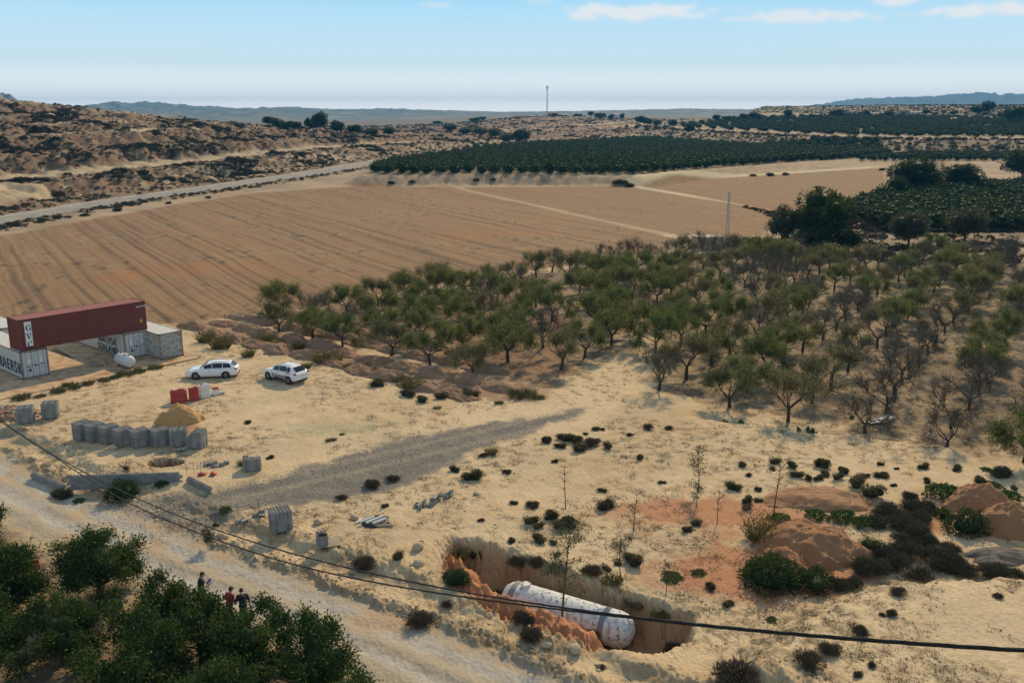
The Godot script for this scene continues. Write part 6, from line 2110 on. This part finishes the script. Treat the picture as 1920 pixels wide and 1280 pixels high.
func far_trees() -> void:
	var pine := [crowned(301, 900, 10, 0.12, 0.016, Color(0.038, 0.058, 0.022), Color(0.075, 0.10, 0.03), 0.9, 0.28), crowned(302, 900, 10, 0.12, 0.016, Color(0.034, 0.052, 0.022), Color(0.065, 0.088, 0.03), 0.9, 0.28)]
	var olive := [crowned(303, 800, 9, 0.12, 0.016, Color(0.072, 0.082, 0.045), Color(0.11, 0.115, 0.06), 0.9, 0.15)]
	var dark := [crowned(304, 520, 7, 0.15, 0.028, Color(0.036, 0.05, 0.022), Color(0.06, 0.075, 0.03), 0.85, 0.25)]
	var sets := {"p": pine, "o": olive, "d": dark}
	rng.seed = 31
	# kind, x, z, crown radius, height, label
	var l := [["p", 56.0, -168.0, 5.8, 11.6, "largest dark round pine right of the ploughed field"], ["o", 49.6, -171.0, 3.1, 8.4, "paler rounded tree touching the largest pine on its left"], ["d", 52.5, -163.0, 3.6, 4.6, "dark thicket tree at the foot of the largest pine"], ["d", 59.5, -164.0, 3.0, 4.0, "dark low tree right of the largest pine's trunk"], ["p", 116.5, -272.0, 8.4, 12.2, "left of two big pines behind the citrus rows at right"], ["p", 134.0, -281.0, 6.4, 10.2, "right of two big pines behind the citrus rows at right"], ["d", 108.0, -264.0, 3.4, 7.0, "smaller tree at the left foot of the two big pines"], ["p", 174.0, -322.0, 7.5, 12.0, "dark pine cut by the right edge of the picture"], ["o", 73.0, -171.0, 3.6, 7.2, "left of two greyish olive-green bushy trees above the almonds"], ["o", 86.4, -177.5, 3.7, 7.2, "right of two greyish olive-green bushy trees above the almonds"],
		["p", -143.0, -565.0, 5.0, 6.6, "leftmost green tree of the clump on the far ridge"], ["p", -136.0, -558.0, 5.4, 7.6, "second tree of the clump on the far ridge"], ["p", -128.5, -562.0, 5.0, 6.8, "third tree of the clump on the far ridge"], ["p", -112.5, -560.0, 5.6, 12.4, "tallest tree of the far ridge, left of centre"], ["p", -119.5, -566.0, 4.0, 8.4, "tree just left of the tallest ridge tree"], ["p", -105.0, -575.0, 5.0, 8.6, "tree right of the tallest ridge tree"], ["p", -97.0, -590.0, 5.0, 7.6, "fifth ridge tree right of the tallest one"], ["o", -88.0, -600.0, 4.8, 6.4, "olive ridge tree near the gully"], ["p", -80.0, -620.0, 4.6, 7.2, "last tree of the ridge line towards the gully"], ["d", 6.8, -640.0, 7.0, 11.0, "big dark tree beside the asphalt road in the distance"], ["o", -3.0, -665.0, 6.0, 8.0, "olive tree left of the big dark roadside tree"], ["o", -12.0, -690.0, 6.4, 8.0, "second olive tree left of the roadside tree"], ["o", -24.0, -710.0, 6.4, 7.4, "third olive tree left of the roadside tree"], ["o", -36.0, -730.0, 6.0, 7.0, "fourth olive tree left of the roadside tree"], ["d", -50.0, -760.0, 6.0, 7.0, "fifth, darker tree left of the roadside tree"]]
	var sky := [[1124, 1250, 9, 9], [1146, 1240, 5, 8], [1166, 1240, 4, 9], [1200, 1050, 7, 9.5], [1214, 1050, 7, 10], [1233, 1050, 6.4, 8.6], [1260, 1040, 6, 8.4], [1293, 730, 4.6, 9.5], [1328, 960, 4.6, 6.4], [1344, 950, 4.6, 6.8], [1365, 930, 4.0, 6.0], [1394, 950, 5.4, 7.4], [1412, 945, 5, 8.6], [1424, 930, 4.6, 7.6], [1448, 930, 4, 6], [1477, 950, 5, 9.6], [1524, 930, 4, 5.6], [1562, 950, 5.4, 8.2], [1573, 945, 5, 8.8], [1620, 950, 5.2, 7.4], [1664, 900, 5.4, 8], [1735, 930, 3.6, 5.6], [1787, 900, 5, 5], [1828, 880, 7.5, 10.5], [1848, 885, 7, 12.5], [1880, 800, 6, 7], [1903, 700, 9.5, 14.5], [1040, 1480, 5, 7], [1052, 1480, 5, 5], [1083, 1450, 7, 7], [1108, 1400, 5, 8], [890, 1250, 9, 7], [820, 1300, 8, 6], [905, 1500, 8, 7]]
	for k in sky.size():
		var q: Array = sky[k]
		l.append(["p" if k % 3 else "d", (q[0] - 960.0) / 1750.0 * (q[1] * 0.9714 + 3.0), -q[1] * 1.0, q[2], q[3], "distant rounded tree on the skyline, %s" % ordw(k + 1)])
	var order := range(25, l.size())
	order.sort_custom(func(a, b): return l[a][1] / -l[a][2] < l[b][1] / -l[b][2])
	for k in order.size(): l[order[k]][5] = "distant rounded tree on the skyline, %s from the left of those" % ordw(k + 1)
	for q in l:
		var s: Array = sets[q[0]]
		var pr: Array = s[rng.randi() % s.size()]
		var hh := 2.15 if q[0] == "p" else (1.95 if q[0] == "o" else 1.95)
		tree({"p": "pine_tree", "o": "olive_tree", "d": "bushy_tree"}[q[0]], q[5], "tree", pr, Vector3(q[1], gy(q[1], q[2]) - 0.15, q[2]), rr(0, TAU), Vector3(q[3] * 0.98, q[4] / hh, q[3] * 0.98), "trees around the fields", M.leaf)
	# citrus plantations
	var small := [crowned(311, 90, 5, 0.24, 0.06, Color(0.030, 0.052, 0.02), Color(0.048, 0.075, 0.024), 0.95, 0.12), crowned(312, 90, 5, 0.24, 0.06, Color(0.028, 0.048, 0.019), Color(0.042, 0.068, 0.022), 0.95, 0.1), crowned(313, 90, 5, 0.24, 0.06, Color(0.034, 0.058, 0.02), Color(0.055, 0.085, 0.026), 0.9, 0.1)]
	var spots := []
	var zz := -314.0
	while zz > -760.0:
		var x := -70.0
		while x < 215.0:
			var p := Vector2(x + rr(-0.5, 0.5), zz + rr(-0.5, 0.5) + x * 0.02)
			if poly_sd(p, TERRACE) > 2.6 and line_sd(p, HIGHWAY) < -9.0 and not (p.x > 78.0 and p.y > -440.0 and p.x < 100.0 and rng.randf() < 0.2): spots.append([p, rr(1.75, 2.2), 0])
			x += 4.6
		zz -= 5.2
	var low := [Vector2(66, -186), Vector2(76, -224), Vector2(95, -256), Vector2(150, -300), Vector2(195, -305), Vector2(140, -222), Vector2(112, -192)]
	zz = -180.0
	while zz > -310.0:
		var x := 60.0
		while x < 200.0:
			var p := Vector2(x + rr(-0.5, 0.5) - zz * 0.1, zz + rr(-0.5, 0.5))
			if poly_sd(p, low) > 1.0 and p.x / -p.y < 0.62 and Vector2(p.x - 116.5, p.y + 272).length() > 7.0 and Vector2(p.x - 134, p.y + 281).length() > 6.0: spots.append([p, rr(1.9, 2.4), 1])
			x += 4.6
		zz -= 5.0
	var strip := [Vector2(120, -412), Vector2(170, -428), Vector2(260, -420), Vector2(330, -415), Vector2(330, -470), Vector2(205, -478)]
	zz = -410.0
	while zz > -480.0:
		var x := 110.0
		while x < 330.0:
			var p := Vector2(x + rr(-0.6, 0.6), zz + rr(-0.6, 0.6))
			if poly_sd(p, strip) > 1.0 and poly_sd(p, TERRACE) < -4.0: spots.append([p, rr(1.6, 2.1), 2])
			x += 5.4
		zz -= 6.5
	spots.sort_custom(func(a, b): return a[1] / a[0].length() > b[1] / b[0].length())
	var solo := [[], [], []]
	var rest := [[], [], []]
	for k in spots.size():
		if k < 290: solo[spots[k][2]].append(spots[k])
		else: rest[spots[k][2]].append(spots[k])
	var where := ["in the dense orchard behind the ploughed field", "in the citrus rows right of the largest pine", "in the strip below the scrubby bank"]
	for g in 3:
		solo[g].sort_custom(func(a, b): return a[0].x / -a[0].y < b[0].x / -b[0].y)
		for k in solo[g].size():
			var q: Array = solo[g][k]
			var o := put("orchard_tree", small[k % 3][1], M.citrus_leaf, null, Vector3(q[0].x, gy(q[0].x, q[0].y) - 0.25, q[0].y), rr(0, TAU))
			o.scale = Vector3(q[1] * 1.2, q[1] * rr(0.92, 1.1), q[1] * 1.2)
			tag(o, "%s citrus tree from the left %s" % [ordw(k + 1), ["at the near edge of the dense central orchard", "in the rows right of the largest pine", "in the strip below the scrubby bank"][g]], "tree", "plantation citrus trees " + where[g])
	for g in 3:
		var xf := []
		for q in rest[g]: xf.append(spot(q[0].x, q[0].y, q[1] * 1.18, 0.86, 0.25))
		scatter("citrus_plantation", [small[0][1], small[1][1], small[2][1]], M.citrus_leaf, xf, "mass of dark citrus trees further back " + where[g], "orchard")
	# orchard on the bench to the right: rows run away up the slope
	var xf := []
	var x := 60.0
	while x < 620.0:
		zz = -500.0
		while zz > -1000.0:
			var p := Vector2(x + (zz + 500.0) * -0.12 + rr(-0.4, 0.4), zz + rr(-0.4, 0.4))
			var v := line_sd(p, BENCH)
			var keep := v > 53.0 and v < 285.0 + nA.get_noise_2d(p.x, p.y) * 40.0
			if keep and p.x / -p.y < 0.62 and nA.get_noise_2d(p.x * 0.5, p.y * 0.5 + 40.0) > -0.33: xf.append(spot(p.x, p.y, rr(1.8, 2.3), 0.85, 0.2))
			zz -= 4.4
		x += 10.0
	scatter("hillside_orchard", [small[0][1], small[1][1], small[2][1]], M.citrus_leaf, xf, "mass of small dark trees in rows on the far right slope", "orchard")

func scrub() -> void:
	rng.seed = 77
	var lo := []
	for k in 3:
		var m := MB.new()
		rng.seed = 800 + k
		for q in 90:
			var d := rv()
			d.y = absf(d.y)
			m.col = tone(Color(0.066, 0.06, 0.038).lerp(Color(0.095, 0.074, 0.05), rr(0, 1)), 0.3) if k < 2 else tone(Color(0.042, 0.05, 0.026), 0.25)
			var e := (d + rv() * 0.6).normalized()
			m.leaf(Vector3(d.x * 0.42, d.y * 0.42, d.z * 0.42) * rr(0.4, 1.0), e * rr(0.18, 0.32), e.cross(rv()).normalized() * rr(0.04, 0.08))
		lo.append(m.mesh())
	rng.seed = 78
	var xf := []
	var tries := 0
	while tries < 150000:
		tries += 1
		var d := 190.0 * pow(7.5, rng.randf())
		var x := d * rr(-0.60, 0.60)
		gy(x, -d)
		var n := nA.get_noise_2d(x * 0.6 + 500.0, -d * 0.6) + nB.get_noise_2d(x * 0.22, -d * 0.22) * 0.6
		if hu > 12.0:
			var tw := hu + nA.get_noise_2d(x * 1.6, -d * 1.6) * 9.0
			if tw > 34.0 and tw < 52.0 and d < 620.0: continue
			if (tw > 86.0 and tw < 100.0 or tw > 109.0 and tw < 121.0 or tw > 132.0 and tw < 148.0) and rng.randf() < 0.75: continue
			if d < 262.0 and hu > 15.0 and hu < 42.0: continue
			if n + rr(-0.3, 0.95) < 0.06: continue
			xf.append(spot(x, -d, rr(0.6, 1.5) * (1.0 + 1.5 * smoothstep(0.0, 0.5, n)), rr(0.55, 0.85), 0.1))
		elif bv > 3.0 and (bv < 42.0 or bv > 300.0):
			if n + rr(-0.25, 0.8) < 0.0: continue
			xf.append(spot(x, -d, rr(1.0, 3.0), rr(0.55, 0.85), 0.1))
		elif hu > 6.5 and hu < 12.0 or hu < -6.5 and hu > -12.0 and in_terr < -6.0:
			if rng.randf() < 0.6 and n > -0.35: xf.append(spot(x + rr(-2, 2), -d, rr(0.4, 1.9), rr(0.5, 0.9), 0.1))
		elif x > 60.0 and d < 330.0 and rng.randf() < 0.5 and poly_sd(Vector2(x, -d), FIELD_C) < -3.0:
			xf.append(spot(x, -d, rr(0.8, 1.8), 0.8, 0.1))
	for k in 420:
		var q := Vector2(rr(38.0, 108.0), rr(-186.0, -150.0))
		if poly_sd(q, FIELD_B) < -1.0 and q.x / -q.y < 0.62 and Vector2(q.x - 40.0, q.y + 172.0).length() > 6.0 and q.x > 44.0: xf.append(spot(q.x, q.y, rr(0.7, 2.0), rr(0.5, 0.9), 0.05))
	scatter("hill_scrub", lo, M.twig, xf, "dark scrub covering the far hillsides and road verges", "scrub")
	# single shrubs one can pick out near the asphalt road and on the bank
	var big := [[-98.0, -233.0, 3.2], [-101.5, -222.0, 2.6], [-92.0, -252.0, 2.4], [-86.5, -268.0, 2.2], [-127.0, -262.0, 5.0], [-132.5, -268.0, 4.4], [-121.0, -290.0, 4.6], [-116.0, -300.0, 5.2], [-111.5, -308.0, 5.4], [-124.0, -283.0, 3.8], [-146.0, -250.0, 3.6], [-150.0, -262.0, 4.2], [-156.0, -252.0, 3.4], [-161.0, -258.0, 3.6], [-134.0, -240.0, 2.6], [-40.0, -309.0, 3.4], [-33.0, -310.0, 3.0], [-12.0, -312.0, 3.0], [-6.0, -312.0, 2.8], [35.0, -306.0, 5.5], [38.0, -303.0, 4.0], [94.0, -346.0, 4.2], [101.0, -350.0, 3.4], [88.0, -345.0, 3.0], [146.0, -372.0, 3.6], [43.0, -163.0, 3.4], [38.5, -162.5, 2.4], [47.0, -160.0, 3.2], [64.0, -158.0, 3.0], [78.0, -168.0, 3.4], [92.0, -172.0, 3.6], [68.0, -165.0, 2.6]]
	big.sort_custom(func(a, b): return a[0] / -a[1] < b[0] / -b[1])
	for k in big.size():
		var q: Array = big[k]
		var o := put("verge_shrub", M.bush_s[k % 3], M.twig, null, Vector3(q[0], gy(q[0], q[1]) - 0.1, q[1]), k * 0.7)
		o.scale = Vector3(q[2], q[2] * 0.75, q[2])
		tag(o, "large dark shrub on the banks around the ploughed fields, %s from the left" % ordw(k + 1), "shrub", "shrubs on the field banks")
	# dry litter and pebbles on the plot
	var tuft := []
	for k in 3:
		var m := MB.new()
		rng.seed = 850 + k
		for q in 26:
			m.col = tone(Color(0.13, 0.095, 0.06).lerp(Color(0.20, 0.165, 0.09), rr(0, 1)), 0.3)
			var d := Vector3(rr(-1, 1), rr(0.05, 0.7 if k else 0.25), rr(-1, 1)).normalized()
			var o := Vector3(rr(-0.25, 0.25), 0, rr(-0.25, 0.25))
			var s := d.cross(rv()).normalized() * rr(0.006, 0.014)
			m.tri(o - s, o + s, o + d * rr(0.1, 0.34))
		tuft.append(m.mesh())
	rng.seed = 79
	var a := []
	var st := []
	for k in 15000:
		var d := 33.0 * pow(3.9, rng.randf())
		var x := d * rr(-0.60, 0.60)
		var z := -d
		var y := gy(x, z)
		if rd < 2.6 and rd > -2.4 or sd_pit > 0.0: continue
		paint(x, z, sqrt(x * x + z * z))
		if zone == 2 or zone == 3: continue
		if x < -30.5 and (Vector2(x, z) - SUNKEN).rotated(TURN).y < 0.3 and z < -74.0: continue
		var n := nA.get_noise_2d(x * 1.7 - 80.0, z * 1.7) + rr(-0.35, 0.2)
		if n > -0.08 or zone == 10:
			if k % 4 == 0 and st.size() < 1500: st.append(Transform3D(Basis.from_euler(Vector3(0, rr(0, 6), 0)).scaled(Vector3.ONE * rr(0.06, 0.2)), Vector3(x, y + 0.01, z)))
			else: a.append(Transform3D(Basis(Vector3.UP, rr(0, TAU)).scaled(Vector3.ONE * rr(0.5, 1.25)), Vector3(x, y - 0.01, z)))
	for k in 700:
		var p := Vector2(rr(-36, 4), 0)
		var t := rng.randf()
		p = Vector2(-33.0, -60.5).lerp(Vector2(2.0, -35.0), t) + Vector2(rr(-0.6, 2.4), rr(-2.2, 0.6))
		gy(p.x, p.y)
		if rd > 2.5 and rd < 6.5: st.append(Transform3D(Basis.from_euler(Vector3(0, rr(0, 6), 0)).scaled(Vector3.ONE * rr(0.06, 0.24)), Vector3(p.x, gy(p.x, p.y) + 0.01, p.y)))
	var gp := []
	for k in 18000:
		var p := Vector2(rr(-27, 6), rr(-74, -50))
		if poly_sd(p, GRAVEL) > -0.2:
			var y := gy(p.x, p.y)
			gp.append(Transform3D(Basis.from_euler(Vector3(rr(0, 6), rr(0, 6), 0)).scaled(Vector3.ONE * rr(0.03, 0.085)), Vector3(p.x, y + 0.008, p.y)))
	var gs := []
	for k in 3:
		var m := MB.new()
		m.ell(Vector3.ZERO, Vector3(0.5, 0.34, 0.42), 4, 6)
		var c := tone(Color(0.17, 0.16, 0.145), 0.3)
		for q in m.c.size(): m.c[q] = c
		gs.append(m.mesh())
	scatter("gravel_stones", gs, M.rock, gp, "loose grey gravel stones on the drive", "gravel")
	scatter("dry_litter", tuft, M.twig, a, "dry grass tufts and twigs strewn over the sandy ground", "litter")
	scatter("pebbles", M.stones, M.rock, st, "pebbles and clods strewn over the sandy ground", "stones")

func far_buildings() -> void:
	# pump hut and lattice post at the field corner
	var t := thing("pump_hut", "small flat-roofed hut with a red door at the field corner", "hut", Vector3(35.4, gy(35.4, -168.5), -168.5), 0.12)
	var m := MB.new()
	m.box(Vector3(0, 0.95, 0), Vector3(4.8, 2.1, 3.2))
	put("wall", m, M.shed_wall, t)
	m = MB.new()
	m.box(Vector3(0, 2.07, 0), Vector3(5.2, 0.16, 3.6))
	put("roof", m, M.shed_roof, t)
	m = MB.new()
	m.box(Vector3(-1.5, 0.85, 1.62), Vector3(0.8, 1.7, 0.06))
	put("door", m, M.door_red, t)
	t = thing("lattice_post", "tall slim lattice power post beside the hut", "post", Vector3(39.6, gy(39.6, -171.4), -171.4))
	m = MB.new()
	for x in [-0.18, 0.18]:
		for z in [-0.18, 0.18]: m.tube(Vector3(x * 1.6, -0.1, z * 1.6), Vector3(x * 0.6, 9.8, z * 0.6), 0.04, 0.035, 4)
	put("leg", m, M.galv, t)
	m = MB.new()
	for k in 16:
		var w := lerpf(0.29, 0.11, k / 16.0)
		var y := k * 0.6
		var s := 1.0 if k % 2 else -1.0
		m.tube(Vector3(-w * s, y, w), Vector3(w * s, y + 0.6, w), 0.025, 0.025, 4)
		m.tube(Vector3(-w * s, y, -w), Vector3(w * s, y + 0.6, -w), 0.025, 0.025, 4)
	put("brace", m, M.galv, t)
	m = MB.new()
	m.box(Vector3(0, 9.6, 0), Vector3(1.5, 0.12, 0.12))
	put("cross_arm", m, M.galv, t)
	for q in [[-155.0, -372.0, "left of two thin wooden poles on the left hillside track"], [-127.0, -440.0, "right of two thin wooden poles on the left hillside track"]]:
		t = thing("utility_pole", q[2], "pole", Vector3(q[0], gy(q[0], q[1]), q[1]), 0.0, "hillside poles")
		m = MB.new()
		m.tube(Vector3(0, -0.2, 0), Vector3(0, 8.0, 0), 0.16, 0.11, 8, true)
		put("shaft", m, M.steel_dark, t)
		m = MB.new()
		m.box(Vector3(0, 7.6, 0), Vector3(1.4, 0.12, 0.12))
		put("cross_arm", m, M.steel_dark, t)
	t = thing("telecom_mast", "tall pale telecom mast rising above the distant village", "mast", Vector3(54.0, gy(54.0, -1480.0), -1480.0))
	m = MB.new()
	m.tube(Vector3(0, -1, 0), Vector3(0, 47, 0), 0.95, 0.6, 8, true)
	put("shaft", m, M.mast, t)
	for k in 3:
		m = MB.new()
		var b := Basis(Vector3.UP, TAU * k / 3.0)
		m.box(Vector3(0, 44.5, 0) + b.z * 1.6, Vector3(1.0, 4.2, 0.5), b)
		m.tube(Vector3(0, 44, 0), Vector3(0, 44, 0) + b.z * 1.6, 0.15, 0.15, 5)
		put("antenna", m, M.mast, t)
	m = MB.new()
	m.tube(Vector3(0, 47, 0), Vector3(0, 49.5, 0), 0.2, 0.08, 6, true)
	put("lightning_rod", m, M.mast, t)
	var hs := [[64.0, -1500.0, 17.0, 9.0, 6.5, "house_ochre", "ochre house just right of the mast foot"], [30.0, -1520.0, 16.0, 8.0, 4.0, "house_white", "low pale house left of the mast"], [12.0, -1500.0, 18.0, 9.0, 3.6, "shed_wall", "long low building furthest left of the mast"], [84.0, -1540.0, 12.0, 8.0, 4.6, "house_white", "small white house right of the ochre one"], [100.0, -1500.0, 13.0, 8.0, 4.6, "house_white", "second white house right of the ochre one"], [128.0, -1420.0, 12.0, 8.0, 6.0, "house_white", "pale two-storey house near the dark skyline tree"], [152.0, -1430.0, 10.0, 8.0, 4.5, "house_white", "rightmost small house of the village"], [389.0, -955.0, 11.0, 7.0, 5.0, "shed_wall", "stone farmhouse on the right skyline"], [398.0, -950.0, 9.0, 6.0, 2.6, "house_white", "low pale annex right of the skyline farmhouse"], [366.0, -960.0, 16.0, 5.0, 2.2, "house_white", "long white shed left of the skyline farmhouse"], [437.0, -905.0, 5.0, 4.0, 2.6, "house_white", "tiny pale hut under the two skyline pines"]]
	for q in hs:
		t = thing("house", q[6], "house", Vector3(q[0], gy(q[0], q[1]), q[1]), rr(-0.15, 0.15), "distant houses")
		var w: float = q[2]
		var d: float = q[3]
		var h: float = q[4]
		m = MB.new()
		m.box(Vector3(0, h / 2 - 0.5, 0), Vector3(w, h + 1.0, d))
		put("wall", m, M[q[5]], t)
		m = MB.new()
		extr(m, [Vector2(-d / 2 - 0.4, h), Vector2(d / 2 + 0.4, h), Vector2(0, h + d * 0.16)], Vector3(-w / 2 - 0.3, 0.02, 0), Vector3(0, 0, 1), Vector3.UP, Vector3(w + 0.6, 0, 0))
		put("roof", m, M.house_roof if q[5] != "house_white" else M.shed_roof, t)
		for k in int(w / 4.0):
			m = MB.new()
			m.box(Vector3(-w / 2 + 2.4 + k * 4.0, h * 0.55, d / 2 + 0.03), Vector3(1.3, minf(1.5, h * 0.4), 0.08))
			put("window", m, M.pane, t)
		m = MB.new()
		m.box(Vector3(w * 0.42, 1.05, d / 2 + 0.03), Vector3(1.0, 2.1, 0.08))
		put("door", m, M.door_red, t)
	t = thing("wire_fence", "thin post fence along the flat hilltop at far left", "fence", Vector3.ZERO)
	for k in 10:
		m = MB.new()
		var x := -318.0 + k * 2.6
		m.tube(Vector3(x, gy(x, -620.0) - 0.3, -620.0), Vector3(x, gy(x, -620.0) + 2.2, -620.0), 0.1, 0.1, 5, true)
		put("post", m, M.galv, t)

func _ready() -> void:
	stage()
	materials()
	build_ground()
	yard()
	vehicles()
	building_bits()
	people()
	cables()
	near_trees()
	plant_bushes()
	orchard_trees()
	far_trees()
	far_buildings()
	scrub()
